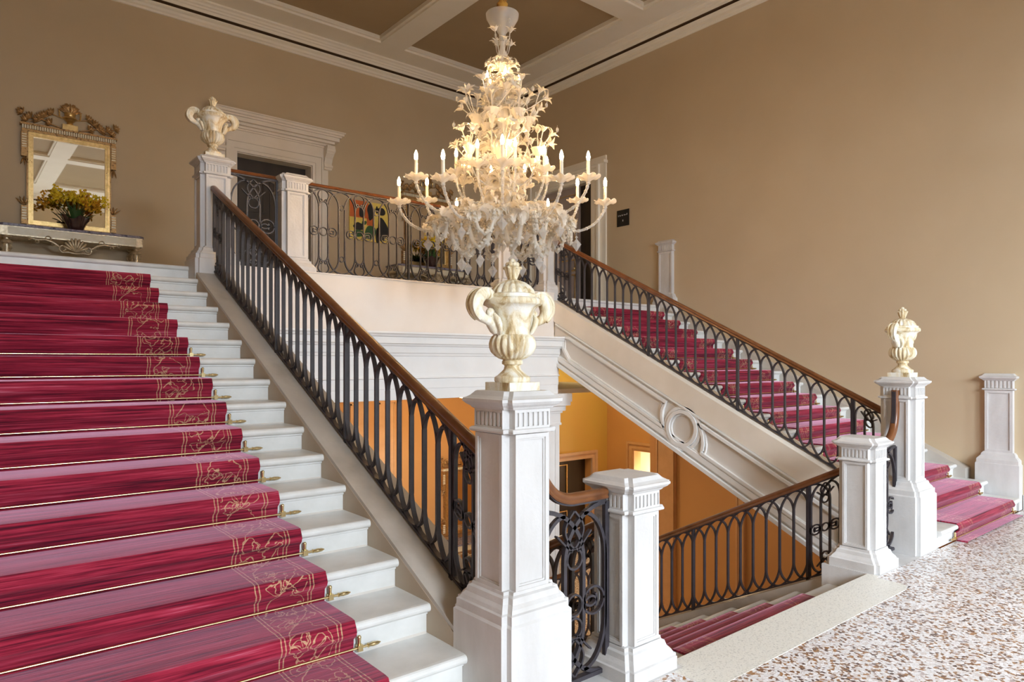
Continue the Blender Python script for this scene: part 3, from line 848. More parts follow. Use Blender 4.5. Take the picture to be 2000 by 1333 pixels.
# short scroll panels between tall and short posts, with swooping handrail
def swoop(label, xa, xb, y, tall_left):
    t = thing('scroll_railing', label, 'railing', ((xa+xb)/2, y, 0))
    c = (xa+xb)/2; sgn = 1 if tall_left else -1
    P = Panel(lambda s, h: (s, 0, h), (0, 1, 0), 1.5)
    W_ = xb-xa
    end_panel(P, t, -W_/2, W_/2, .03, .885, .40)
    mb = MB(); P.bar(mb, [(-W_/2, .03), (W_/2, .03)], .034, .014); obj('bottom_bar', mb, 'iron', t)
    prof = [(-W_/2+.005, 1.36), (-W_/2+.006, 1.22), (-W_/2+.012, 1.14), (-W_/2+.035, 1.06), (-W_/2+.075, 1.0), (-W_/2+.13, .955), (-W_/2+.20, .932), (-W_/2+.28, .928), (W_/2-.02, .928)]
    # smooth
    pr = []
    for i in range(len(prof)-1):
        p0 = prof[max(i-1, 0)]; p1 = prof[i]; p2 = prof[i+1]; p3 = prof[min(i+2, len(prof)-1)]
        for k in range(4):
            u_ = k/4
            pr.append(tuple(.5*((2*p1[j])+(-p0[j]+p2[j])*u_+(2*p0[j]-5*p1[j]+4*p2[j]-p3[j])*u_*u_+(-p0[j]+3*p1[j]-3*p2[j]+p3[j])*u_**3) for j in (0, 1)))
    pr.append(prof[-1])
    pts = [(sgn*a, 0, b_) for a, b_ in pr]
    mbh = MB(); P3 = [Vector(p) for p in pts]; rs = []
    sec = [(-.5, -.35), (-.42, -.5), (.42, -.5), (.5, -.35), (.40, -.12), (.5, .10), (.46, .34), (.28, .48), (0, .54), (-.28, .48), (-.46, .34), (-.5, .10), (-.40, -.12)]
    for i in range(len(P3)):
        T = (P3[min(i+1, len(P3)-1)]-P3[max(i-1, 0)]).normalized(); U = Vector((-T.z*1, 0, T.x)) if True else None
        if not tall_left: U = -U
        rs.append([P3[i]+Vector((0, 1, 0))*a*.056+U*b_*.05 for a, b_ in sec])
    mbh.rings(rs); obj('handrail', mbh, 'wood', t, True)
    mb = MB(); mb.strip([(p[0]-(0 if abs(0) else 0), 0, p[2]-.03) if i > 10 else (p[0]+sgn*.03, 0, p[2]-.012) for i, p in enumerate(pts)], (0, 1, 0), .03, .012); obj('top_bar', mb, 'iron', t)
swoop('iron scroll panel with curving handrail between the nearest tall and short posts', 2.145, 2.635, YP, True)
swoop('iron scroll panel with curving handrail between the far short and tall posts', 5.73, 6.21, YP, False)
def flat_panel(label, xa, xb, y):
    t = thing('scroll_railing', label, 'railing', ((xa+xb)/2, y, LAND))
    P = Panel(lambda s, h: (s, 0, h), (0, 1, 0)); W_ = xb-xa
    end_panel(P, t, -W_/2, W_/2, .03, .935, .46)
    for nm, h in (('top_bar', .94), ('bottom_bar', .03)):
        mb = MB(); P.bar(mb, [(-W_/2, h), (W_/2, h)], .034, .014); obj(nm, mb, 'iron', t)
    obj('handrail', handrail_mb([(-W_/2, 0, .965), (W_/2, 0, .965)], (0, 1, 0), .056, .034), 'wood', t, True)
flat_panel('narrow iron scroll panel between the two posts at the top of the left stair', 2.145, 2.635, YPL)
flat_panel('narrow iron scroll panel between the two posts at the top of the right stair', 5.73, 6.21, YPL)

# balcony railing of tall oblongs, hearts, scrolls and rings
t = thing('balcony_railing', 'long balcony railing of dark iron hearts and scrolls on the upper landing', 'railing', (AX, YPL, LAND))
XA, XB = 2.92-AX, 5.445-AX
obj('handrail', handrail_mb([(XA, 0, .965), (XB, 0, .965)], (0, 1, 0), .056, .034), 'wood', t, True)
P = Panel(lambda s, h: (s, 0, h), (0, 1, 0))
for nm, h in (('top_bar', .94), ('bottom_bar', .03)):
    mb = MB(); P.bar(mb, [(XA, h), (XB, h)], .034, .014); obj(nm, mb, 'iron', t)
nm_ = 6; per = (XB-XA)/nm_
def motif():
    res = []
    H0, H1 = .035, .935
    def pc(name, cv):
        mb = MB()
        for (pts, cl, th) in cv: P.bar(mb, pts, .02, th, cl)
        res.append((name, mb.mesh(name, 'iron')))
    g = .052
    # inner tall oblong
    pc('oblong', [([(g*cos(radians(a)), .74+g*1.3*sin(radians(a))) for a in range(0, 181, 15)]+[(g*cos(radians(a)), .235+g*1.3*sin(radians(a))) for a in range(180, 361, 15)], True, .010)])
    # big outer oval with round ends
    for sg in (-1, 1):
        q = per*.5-.035
        pc('arch_bar', [([(sg*.0, H1), ] + [(sg*q*sin(radians(a)), H1-.17+.17*cos(radians(a))) for a in range(10, 91, 10)] + [(sg*q, H0+.17)] + [(sg*q*sin(radians(a)), H0+.17-.17*cos(radians(a))) for a in range(80, -1, -10)], False, .012)])
        # crossing arc from the oblong shoulder to the neighbour
        pc('crossing_arc', [([(sg*(g+.0+(per*.5-g)*(1-cos(radians(a)))), .74+.19*sin(radians(a))) for a in range(0, 91, 10)], False, .010)])
        pc('crossing_arc', [([(sg*(g+(per*.5-g)*(1-cos(radians(a)))), .235-.19*sin(radians(a))) for a in range(0, 91, 10)], False, .010)])
        pc('heart_scroll', [(curl(sg*(g+.052), .485, sg, 1, .050), False, .008), (curl(sg*(g+.052), .485, sg, -1, .050), False, .008)])
    pc('ring', [(ring2((0, .485), .043), True, .008)])
    # hearts at head and foot
    for up in (1, -1):
        base = H1-.005 if up > 0 else H0+.005
        cv = []
        for sg in (-1, 1):
            pts = [(sg*.060*sin(radians(a)), base-up*(.055-.055*cos(radians(a)))) for a in range(0, 131, 12)]
            x_, z_ = pts[-1]
            for i in range(1, 14):
                a = radians(130+i*26); rr = .020*(1-i*.045)
                pts.append((sg*(.026+rr*sin(a)*1.0+.004), base-up*(.112-rr*cos(a)*1.0)))
            cv.append((pts, False, .008))
        pc('heart', cv)
    return res
mot = motif()
for k in range(nm_):
    for (nm, me) in mot: obj(nm, me, None, t, loc=(XA+per*(k+.5), 0, 0))
for k in range(nm_+1):
    mb = MB()
    s_ = XA+per*k
    if 0 < k < nm_:
        for h in (.205, .765): P.bar(mb, ring2((s_, h), .028), .018, .008, True)
        obj('joining_ring', mb, 'iron', t)
for s_ in (XA+.012, 0, XB-.012):
    mb = MB(); P.bar(mb, [(s_, .03), (s_, .94)], .03, .02); obj('standard', mb, 'iron', t)

# ================================================================== URNS
def urn(label, loc):
    t = thing('stone_urn', label, 'urn', loc)
    mb = MB(); mb.box(-.088, .088, -.088, .088, 0, .037); obj('base_block', mb, 'urn', t)
    mb = MB(); mb.lathe([(.078, .037), (.083, .045), (.082, .060), (.068, .068), (.055, .080), (.040, .095), (.036, .110), (.040, .116), (.047, .119), (.048, .130), (.044, .137), (.038, .140)], 40); obj('foot', mb, 'urn', t, True)
    gad = lambda k, a: (lambda th, z: 1-a+a*2*abs(sin(k*th/2))**.6)
    mb = MB(); mb.lathe([(.038, .138), (.055, .144), (.075, .158), (.090, .175), (.097, .195), (.098, .212), (.094, .230), (.086, .246), (.078, .252)], 96, mod=gad(20, .11)); obj('bowl', mb, 'urn', t, True)
    mb = MB(); mb.lathe([(.078, .250), (.077, .275), (.082, .310), (.092, .345), (.108, .372), (.122, .384), (.131, .387), (.136, .393), (.135, .410), (.128, .418), (.120, .419)], 48, mod=lambda th, z: 1+.05*sin(10*th)*max(0, min(1, (.378-z)*12))); obj('neck', mb, 'urn', t, True)
    mb = MB(); mb.lathe([(.118, .418), (.122, .424), (.120, .434), (.098, .440)], 48); mb.lathe([(.098, .438), (.093, .455), (.078, .475), (.055, .491), (.030, .500), (.02, .504)], 84, mod=gad(18, .08)); obj('lid', mb, 'urn', t, True)
    mb = MB(); mb.lathe([(.020, .498), (.022, .510), (.028, .525), (.034, .545), (.040, .558), (.034, .563), (.024, .566)], 40, mod=gad(8, .08))
    for k in range(7): mb.sphere((.020*cos(k*2*pi/7), .020*sin(k*2*pi/7), .572), .013, 8, 6)
    mb.sphere((0, 0, .585), .016, 10, 8)
    for k in range(6): mb.sphere((.037*cos(k*pi/3+.4), .037*sin(k*pi/3+.4), .557), .008, 8, 5)
    obj('finial', mb, 'urn', t, True)
    for sg in (-1, 1):
        mb = MB()
        key = [(.112, .400, .014), (.128, .420, .022), (.150, .430, .030), (.180, .425, .037), (.203, .402, .040), (.210, .372, .038), (.198, .345, .032), (.176, .328, .027), (.152, .318, .024), (.130, .308, .026), (.112, .292, .028), (.100, .272, .026), (.094, .255, .016)]
        pts = []; rad = []
        for i in range(len(key)-1):
            for k in range(4):
                u_ = k/4; p0 = key[max(i-1, 0)]; p1 = key[i]; p2 = key[i+1]; p3 = key[min(i+2, len(key)-1)]
                q = [.5*((2*p1[j])+(-p0[j]+p2[j])*u_+(2*p0[j]-5*p1[j]+4*p2[j]-p3[j])*u_*u_+(-p0[j]+3*p1[j]-3*p2[j]+p3[j])*u_**3) for j in range(3)]
                pts.append((sg*q[0], 0, q[1])); rad.append(q[2]*.86)
        mb.tube(pts, rad, 14)
        # ribs of the shell that wraps the handle
        for off in (-.5, 0, .5):
            mb.tube([(p[0]+sg*r_*.62*cos(off)*( .4 if i > 20 else .75)*0 + (Vector((p[0]-sg*.150, 0, p[2]-.365)).normalized().x*r_*.8), sin(off)*r_*1.5, p[2]+(Vector((p[0]-sg*.150, 0, p[2]-.365)).normalized().z*r_*.8)) for i, (p, r_) in enumerate(zip(pts[4:28], rad[4:28]))], [.007]*24, 6)
        obj('handle', mb, 'urn', t, True)
        mb = MB()
        for k, (a, w) in enumerate(((-.035, .014), (-.012, .018), (.014, .018), (.037, .013))):
            mb.tube([(sg*.118, a*.5, .345), (sg*.114, a, .320), (sg*.104, a*1.1, .295), (sg*.094, a*.9, .268), (sg*.085, a*.5, .250)], [w*.4, w, w*.9, w*.7, w*.3], 8)
        mb.sphere((sg*.128, 0, .350), .020, 10, 8)
        obj('acanthus_leaf', mb, 'urn', t, True)
    return t
u0 = urn('large weathered stone urn with lid on the nearest tall post', (2.0, YP, 1.47))
dup(u0, (6.355, YP, 1.47), 0, 'weathered stone urn with lid on the right-hand tall post, against the beige wall')
dup(u0, (2.0, YPL, zt+1.47), 0, 'weathered stone urn with scroll handles on the post at the top of the left stair')

# ================================================================== DOORWAYS ON THE LANDING
mb = MB()
def casing(mb, x0, x1, z0, z1, y, w, d):
    mb.box(x0-w, x0, y-d, y, z0, z1+w); mb.box(x1, x1+w, y-d, y, z0, z1+w); mb.box(x0, x1, y-d, y, z1, z1+w)
casing(mb, DX0, DX1, LAND, DZ, YB, .05, .035); casing(mb, DX0-.05, DX1+.05, LAND, DZ+.05, YB, .10, .05); casing(mb, DX0-.15, DX1+.15, LAND, DZ+.15, YB, .03, .075); casing(mb, DX0-.18, DX1+.18, LAND, DZ+.18, YB, .10, .03)
mb.box(DX0-.28, DX1+.28, YB-.045, YB, DZ+.18, 5.26)
for (e, d, z0, z1) in ((.28, .07, 5.24, 5.265), (.30, .10, 5.265, 5.30), (.34, .16, 5.30, 5.34), (.40, .22, 5.34, 5.40), (.43, .25, 5.40, 5.43), (.46, .28, 5.43, 5.47), (.48, .30, 5.47, 5.49)):
    mb.box(DX0-e, DX1+e, YB-d, YB, z0, z1)
# linings of the reveal
mb.box(DX0-.001, DX0+.001, YB, YB+.3, LAND, DZ); 
d1 = struct('door_1', mb, 'stone_warm')
for x in (DX0-.33, DX1+.19):
    mb = MB()
    pr = [(YB-.03, 5.26), (YB-.20, 5.26), (YB-.21, 5.20), (YB-.17, 5.13), (YB-.10, 5.06), (YB-.07, 4.98), (YB-.09, 4.93), (YB-.07, 4.88), (YB-.03, 4.87)]
    mb.extrude([(x, y, z) for y, z in pr], (.14, 0, 0)); mb.tube([(x-.008, YB-.16, 5.19), (x+.148, YB-.16, 5.19)], .045, 14); mb.tube([(x-.006, YB-.075, 4.93), (x+.146, YB-.075, 4.93)], .026, 12)
    obj('console_bracket', mb, 'stone_warm', d1)
mb = MB(); mb.box(DX0, DX0+.012, YB, YB+.34, LAND, DZ); mb.box(DX1-.012, DX1, YB, YB+.34, LAND, DZ); mb.box(DX0, DX1, YB, YB+.34, DZ-.012, DZ); obj('reveal', mb, 'stone_warm', d1)
for (a, b_) in ((DX0+.012, AX-.002), (AX+.002, DX1-.012)):
    mb = MB(); mb.box(a, b_, YB+.26, YB+.31, LAND+.005, DZ-.30)
    for (z0, z1) in ((LAND+.15, LAND+.75), (LAND+.85, LAND+1.45), (LAND+1.55, DZ-.38)):
        mb.strip([(a+.1, YB+.255, z0), (b_-.1, YB+.255, z0), (b_-.1, YB+.255, z1), (a+.1, YB+.255, z1)], (0, 1, 0), .02, .03, True)
    obj('door_leaf', mb, 'darkwood', d1)
mb = MB(); mb.box(DX0+.012, DX1-.012, YB+.24, YB+.31, DZ-.29, DZ-.012); obj('transom', mb, 'darkwood', d1)
# right doorway
mb = MB()
def casr(mb, y0, y1, z0, z1, w, d):
    mb.box(XR-d, XR, y0-w, y0, z0, z1+w); mb.box(XR-d, XR, y1, y1+w, z0, z1+w); mb.box(XR-d, XR, y0, y1, z1, z1+w)
casr(mb, RY0, RY1, LAND, RZ, .05, .03); casr(mb, RY0-.05, RY1+.05, LAND, RZ+.05, .12, .05); casr(mb, RY0-.17, RY1+.17, LAND, RZ+.17, .05, .075); casr(mb, RY0-.22, RY1+.22, LAND, RZ+.22, .14, .03)
mb.box(XR-.10, XR, RY0-.38, RY1+.38, RZ+.22, RZ+.27)
d2 = struct('door_2', mb, 'trim')
mb = MB(); mb.box(XR, XR+.34, RY0, RY0+.012, LAND, RZ); mb.box(XR, XR+.34, RY1-.012, RY1, LAND, RZ); mb.box(XR, XR+.34, RY0, RY1, RZ-.012, RZ); obj('reveal', mb, 'stone_warm', d2)
mb = MB(); mb.box(XR+.10, XR+.15, 9.05, RY1-.012, LAND+.005, RZ-.012)
obj('door_leaf', mb, 'grey_door', d2)
mb = MB()
for (z0, z1) in ((LAND+.12, LAND+.72), (LAND+.80, LAND+1.0), (LAND+1.08, RZ-.15)):
    mb.strip([(XR+.095, 9.15, z0), (XR+.095, RY1-.12, z0), (XR+.095, RY1-.12, z1), (XR+.095, 9.15, z1)], (1, 0, 0), .014, .022, True)
obj('panel_moulding', mb, 'gilt', d2)
mb = MB(); mb.box(XR+.085, XR+.10, 9.07, 9.12, LAND+.62, LAND+.92); mb.tube([(XR+.09, 9.095, LAND+.82), (XR+.03, 9.095, LAND+.82)], .01, 8); mb.sphere((XR+.03, 9.095, LAND+.82), .025, 10, 8); obj('door_handle', mb, 'brass', d2, True)
mb = MB(); mb.box(XR+.155, XR+.20, RY0+.012, 9.10, LAND+.005, RZ-.012); obj('door_leaf', mb, 'darkwood', d2)

# black plaque with small pale lettering
t = thing('wall_plaque', 'small black plaque with pale lettering on the right wall beside the doorway', 'sign', (XR, 7.88, 4.07))
mb = MB(); mb.box(-.012, -.001, -.135, .135, -.14, .14); obj('plate', mb, 'black', t)
mb = MB()
for (y, z, w, h) in ((.10, .045, .010, .026), (.062, .045, .020, .020), (.015, .047, .022, .020), (-.032, .048, .022, .017), (-.065, .046, .016, .012), (-.092, .055, .012, .030), (.0, -.045, .016, .030)):
    mb.box(-.0135, -.012, y-w/2, y+w/2, z-h/2, z+h/2)
obj('lettering', mb, 'white_mark', t)

# painting on the back wall
t = thing('painting', 'abstract painting in yellow, orange and black behind the balcony railing', 'painting', (5.86, YB-.03, 3.75))
def pbox(name, mat, rects, d=.0):
    mb = MB()
    for (x0, x1, z0, z1) in rects: mb.box(x0, x1, -.004-d, 0-d*.0, z0, z1)
    obj(name, mb, mat, t)
mb = MB(); mb.box(-.38, .38, 0, .025, 0, .70); obj('canvas', mb, 'p_yellow', t)
pbox('orange_area', 'p_orange', [(-.38, -.02, .40, .70), (-.05, .10, .28, .42)])
def blob(name, mat, cs, d=.006):
    mb = MB()
    for (x, z, rx, rz_, k) in cs:
        poly = [(x+rx*(1+.18*sin(k*a*pi/12+x*9))*cos(a*pi/12), -d, z+rz_*(1+.15*cos(k*a*pi/12))*sin(a*pi/12)) for a in range(24)]
        mb.extrude(poly, (0, d, 0))
    obj(name, mb, mat, t)
blob('dark_shapes', 'p_black', [(-.14, .52, .07, .13, 2), (.03, .52, .07, .14, 3), (.24, .56, .07, .08, 2), (.26, .24, .11, .20, 3), (.16, .12, .03, .16, 2), (-.2, .24, .10, .07, 3), (.15, .58, .03, .06, 4)])
blob('green_shapes', 'p_green', [(.02, .16, .10, .14, 2), (-.20, .12, .12, .06, 3), (-.10, .32, .05, .04, 2)], .008)

# ================================================================== MIRRORS, CONSOLES, FLOWERS
def leafspray(mb, c, ang, L, n, s=1.0, y=-.03):
    for k in range(n):
        a = ang+(k-(n-1)/2)*.42
        p0 = Vector(c); d = Vector((cos(a), 0, sin(a)))
        mb.tube([p0, p0+d*L*.35+Vector((0, -.012, 0)), p0+d*L*.7+Vector((0, -.018, 0)), p0+d*L+Vector((0, -.004, 0))], [.004*s, .012*s, .010*s, .002], 6)
def mirror(label, loc):
    t = thing('wall_mirror', label, 'mirror', loc)      # origin: bottom centre at the wall; opening 0.86 x 1.17
    w, h = .47, 1.22
    mb = MB(); mb.box(-w+.04, w-.04, -.035, -.01, .05, h-.04); obj('glass', mb, 'mirror', t)
    mb = MB()
    pts = [(-w, 0, 0), (w, 0, 0), (w, 0, h), (-w, 0, h)]
    for (ins, wd, y0, y1) in ((0, .032, -.065, -.0), (.032, .014, -.05, -.0), (.046, .010, -.058, -.0)):
        x0, x1, z0, z1 = -w+ins, w-ins, 0+ins, h-ins
        mb.box(x0, x0+wd, y0, y1, z0, z1); mb.box(x1-wd, x1, y0, y1, z0, z1); mb.box(x0+wd, x1-wd, y0, y1, z0, z0+wd); mb.box(x0+wd, x1-wd, y0, y1, z1-wd, z1)
    obj('frame', mb, 'gilt', t)
    mb = MB()
    for (x0, x1, z0, z1) in ((-w-.018, -w, -.018, h), (w, w+.018, -.018, h), (-w, w, -.018, 0)): mb.box(x0, x1, -.05, 0, z0, z1)
    obj('frame_edge', mb, 'gilt_dark', t)
    mb = MB(); mb.box(-w-.07, w+.07, -.075, 0, h, h+.035); mb.box(-w-.09, w+.09, -.09, 0, h+.085, h+.11); obj('frieze', mb, 'gilt_dark', t)
    mb = MB()
    for k in range(40): x = -w-.06+(2*w+.12)*k/39; mb.box(x-.008, x+.008, -.085, -.01, h+.036, h+.084)
    obj('dentils', mb, 'ivory', t)
    mb = MB(); mb.box(-w-.065, w+.065, -.06, -.0, h+.036, h+.084); obj('frieze_ground', mb, 'gilt_dark', t)
    for s in (-1, 1):
        mb = MB(); mb.box(s*(w+.045)-.032, s*(w+.045)+.032, -.07, 0, h-.33, h); leafspray(mb, (s*(w+.045), -.04, h-.33), -pi/2-.3*s, .12, 4, .9)
        obj('side_bracket', mb, 'gilt_dark', t)
        mb = MB()
        for k in range(6): mb.box(s*(w+.045)-.025, s*(w+.045)+.025, -.08, -.07, h-.05-k*.032, h-.035-k*.032)
        for k in range(5): mb.box(s*(w+.045)-.025, s*(w+.045)+.025, -.08, -.0, .06+k*.035, .08+k*.035)
        obj('fluting', mb, 'ivory', t)
        mb = MB(); mb.box(s*(w+.045)-.032, s*(w+.045)+.032, -.07, 0, 0, .24); leafspray(mb, (s*(w+.045), -.04, .25), pi/2, .12, 5, .9)
        mb.sphere((s*(w+.045), -.04, -.03), .028, 8, 6)
        obj('foot_ornament', mb, 'gilt_dark', t)
        # leafy branch of the crest
        mb = MB(); rnd = random.Random(3)
        br = [(s*.10, -.03, h+.13), (s*.22, -.035, h+.16), (s*.33, -.035, h+.21), (s*.44, -.03, h+.20), (s*.53, -.03, h+.24)]
        mb.tube(br, [.008, .012, .011, .010, .005], 8)
        br2 = [(s*.10, -.03, h+.27), (s*.20, -.035, h+.30), (s*.28, -.035, h+.25), (s*.36, -.035, h+.17), (s*.48, -.03, h+.15)]
        mb.tube(br2, [.005, .010, .012, .010, .005], 8)
        for p in br[1:]+br2[1:]:
            leafspray(mb, p, pi/2-s*.5, .085, 4, 1.1); leafspray(mb, p, -s*.2 if s > 0 else pi+.2, .07, 3, 1)
        obj('leaf_branch', mb, 'gilt_dark', t, True)
    mb = MB()
    mb.box(-.09, .09, -.06, 0, h+.11, h+.19)
    mb.lathe([(.05, h+.19), (.035, h+.21), (.03, h+.22), (.06, h+.25), (.085, h+.27), (.08, h+.29), (.06, h+.30), (.07, h+.34), (.065, h+.35)], 20, (0, -.03, 0))
    for s in (-1, 1): mb.tube([(s*.06, -.03, h+.27), (s*.12, -.03, h+.28), (s*.125, -.03, h+.37), (s*.10, -.03, h+.38)], .011, 6)
    obj('crest_urn', mb, 'gilt', t, True)
    mb = MB()
    for q in range(4): leafspray(mb, (0, -.03, h+.34+q*.02), pi/2, .15-.02*q, 7, 1.2)
    obj('crest_bouquet', mb, 'gilt_dark', t, True)
    return t
mir = mirror('gilt framed mirror with leafy crest on the left of the back wall', (1.335, YB, LAND+.91))
dup(mir, (2*AX-1.335+.05, YB, LAND+.91), 0, 'gilt mirror half hidden behind the chandelier on the landing')
dup(mir, (7.95, YB-.0, ZLOW+.93), 0, 'gilt mirror down in the lower hall, seen through the left stair railing')

def console(label, loc):
    t = thing('console_table', label, 'table', loc)     # base centre at wall
    H = .84; w = .82; d = .46
    mb = MB()
    poly = [(-w, 0), (-w, -d+.06), (-w+.05, -d), (w-.05, -d), (w, -d+.06), (w, 0)]
    mb.extrude([(x, y, H-.035) for x, y in poly], (0, 0, .030)); obj('marble_top', mb, 'blue_marble', t)
    mb = MB(); mb.box(-w+.03, w-.03, -d+.03, 0, H-.14, H-.035); obj('apron', mb, 'ivory', t)
    mb = MB(); mb.box(-w+.02, w-.02, -d+.02, 0, H-.155, H-.138); mb.box(-w+.02, w-.02, -d+.02, 0, H-.048, H-.036)
    for s in (-1, 1): mb.box(s*(w-.06)-.04, s*(w-.06)+.04, -d+.022, -d+.1, H-.15, H-.04)
    obj('apron_moulding', mb, 'silver_gilt', t)
    mb = MB()
    for k in range(9):
        a = radians(90+(k-4)*17)
        mb.tube([(0, -d+.015, H-.30), (cos(a)*.07, -d-.01, H-.30+sin(a)*.07), (cos(a)*.135, -d-.012, H-.30+sin(a)*.15), (cos(a)*.15, -d+.0, H-.30+sin(a)*.175)], [.006, .012, .018, .012], 8)
    mb.tube([(-.08, -d, H-.315), (0, -d-.01, H-.325), (.08, -d, H-.315)], .012, 8)
    obj('shell', mb, 'silver_gilt', t, True)
    for s in (-1, 1):
        mb = MB()
        pts = [(s*.08, -d, H-.31)]
        for i in range(16): a = radians(-90+i*24); pts.append((s*(.14+.045*(1-i*.03)*cos(a)), -d, H-.27+.05*(1-i*.03)*sin(a)))
        mb.tube(pts, .011, 8)
        mb.tube([(s*.18, -d, H-.25), (s*.25, -d, H-.20), (s*.33, -d, H-.175), (s*.42, -d, H-.185), (s*.50, -d, H-.17)], [.016, .014, .012, .012, .005], 8)
        for (x, z, r_) in ((.30, .155, .03), (.42, .21, .02), (.24, .23, .022), (.5, .175, .018)): mb.tube([(s*(x+r_*cos(a*.6)), -d, H-z+r_*sin(a*.6)) for a in range(10)], .007, 6)
        obj('scroll_garland', mb, 'silver_gilt', t, True)
        for y in (-d+.07, -.08):
            mb = MB(); x = s*(w-.09)
            mb.lathe([(.05, H-.155), (.055, H-.17), (.03, H-.185), (.03, H-.205), (.06, H-.225), (.065, H-.25), (.05, H-.265)], 16, (x, y, 0))
            for k in range(6): a = k*pi/3; mb.tube([(x+.045*cos(a), y+.045*sin(a), H-.26), (x+.055*cos(a), y+.055*sin(a), H-.30), (x+.04*cos(a), y+.04*sin(a), H-.335)], [.012, .016, .004], 6)
            mb.lathe([(.018, 0), (.03, .02), (.022, .05), (.032, .25), (.042, H-.33), (.045, H-.25)], 12, (x, y, 0))
            obj('leg', mb, 'silver_gilt', t, True)
    mb = MB(); mb.tube([(-w+.1, -.25, .12), (-.3, -.22, .10), (0, -.25, .16), (.3, -.22, .10), (w-.1, -.25, .12)], .018, 8); obj('stretcher', mb, 'silver_gilt', t, True)
    return t
con = console('gilt console table with dark marble top and carved shell under the left mirror', (1.345, YB-.002, LAND))
dup(con, (2*AX-1.335, YB-.002, LAND), 0, 'gilt console table behind the balcony railing below the half hidden mirror')
dup(con, (7.95, YB-.002, ZLOW), 0, 'gilt console table in the lower hall below its mirror')

def orchids(label, loc):
    t = thing('orchid_bowl', label, 'flowers', loc)
    rnd = random.Random(11)
    mb = MB(); prof = [(.075, 0), (.085, .01), (.10, .06), (.125, .12), (.145, .165), (.150, .18), (.140, .178), (.12, .12), (.09, .04), (.02, .03)]
    mb.lathe(prof, 96, mod=lambda th, z: 1+ (.10*sin(8*th)*max(0, z)/.18) + .03*sin(24*th)*max(0, z)/.18); 
    for k in range(len(mb.v)):
        x, y, z = mb.v[k]
        if z > .14: mb.v[k] = (x, y, z+.03*sin(4*atan2(y, x)))
    obj('glass_bowl', mb, 'vase', t, True)
    def leaf_mesh(L, w, mat='green'):
        mb = MB(); rs = []
        for i in range(9):
            u_ = i/8; ww = w*sin(pi*(.12+.88*u_)**.8)*(1 if u_ < .99 else .1)
            x = L*u_*.75; z = L*(u_-.35*u_*u_)*.9; 
            rs.append([(x, -ww, z+.25*ww), (x+.002, 0, z-.1*ww), (x, ww, z+.25*ww), (x, 0, z-.1*ww-.003)])
        mb.rings(rs); return mb.mesh('leaf', mat, True)
    lms = [leaf_mesh(.20, .020), leaf_mesh(.26, .017), leaf_mesh(.16, .024)]
    for k in range(30):
        a = rnd.uniform(0, 2*pi); o = obj('leaf', lms[k % 3], None, t, loc=(.06*cos(a), .06*sin(a), .13+rnd.uniform(0, .03)))
        o.rotation_euler = (0, rnd.uniform(-.75, .35), a); o.scale = (1, 1, 1)
    def blossom(mb, c, sc, yaw, pitch):
        R = Matrix.Translation(c) @ Matrix.Rotation(yaw, 4, 'Z') @ Matrix.Rotation(pitch, 4, 'X') @ Matrix.Scale(sc, 4)
        m2 = MB()
        for k in range(5):
            a = 2*pi*k/5; ca, sa = cos(a), sin(a)
            pts = [(0, 0, 0), (.013*ca-.008*sa, .003, .013*sa+.008*ca), (.027*ca, -.004, .027*sa), (.013*ca+.008*sa, .003, .013*sa-.008*ca)]
            m2.add(pts, [(0, 1, 2, 3)]); m2.add([(p[0], p[1]+.0015, p[2]) for p in pts], [(3, 2, 1, 0)])
        m2.sphere((0, -.007, -.006), .011, 6, 4)
        mb.merge(m2, R)
    def spray(mat, seed):
        r2 = random.Random(seed); mb = MB()
        for k in range(6):
            blossom(mb, (r2.uniform(-.045, .045), r2.uniform(-.03, .03), r2.uniform(-.045, .045)), r2.uniform(.7, 1.05), r2.uniform(-.9, .9), r2.uniform(-.7, .7))
        return mb.mesh('blossom_spray', mat)
    bms = [spray('yellow', 1), spray('yellow', 2), spray('amber', 3), spray('yellow', 4)]
    nb = 0
    for k in range(16):
        a = 2*pi*k/16+rnd.uniform(-.2, .2); R = rnd.uniform(.10, .36) if k % 2 else rnd.uniform(.28, .40); hh = rnd.uniform(.36, .52)-R*.30
        yq = .42
        pts = [(.04*cos(a), .04*sin(a), .12), (.25*R*cos(a)+.03*cos(a), .25*R*sin(a)*yq, .12+hh*.5), (.6*R*cos(a), .6*R*sin(a)*yq, .12+hh*.85), (R*cos(a), R*sin(a)*yq, .12+hh), (1.10*R*cos(a), 1.05*R*sin(a)*yq, .12+hh-.05)]
        mb = MB(); mb.tube(pts, [.004, .0035, .003, .002, .0015], 6); obj('stem', mb, 'stem', t, True)
        for j in range(5):
            u_ = (.5+.5*j/4)*(len(pts)-1); i = min(int(u_), len(pts)-2); f = u_-i
            p = Vector(pts[i]).lerp(Vector(pts[i+1]), f)+Vector((rnd.uniform(-.03, .03), rnd.uniform(-.02, .02), rnd.uniform(-.04, .05)))
            o = obj('blossom_spray', bms[2 if p.z < .40 else rnd.choice((0, 1, 3, 2))], None, t, loc=p); nb += 1
            o.rotation_euler = (0, rnd.uniform(0, 6), rnd.uniform(-.5, .5))
    return t
orc = orchids('dark glass bowl of yellow orchids on the console table at the left', (1.37, YB-.285, LAND+.835))
dup(orc, (2*AX-1.36, YB-.285, LAND+.835), .7, 'dark bowl of yellow orchids behind the balcony railing, half hidden by the chandelier')

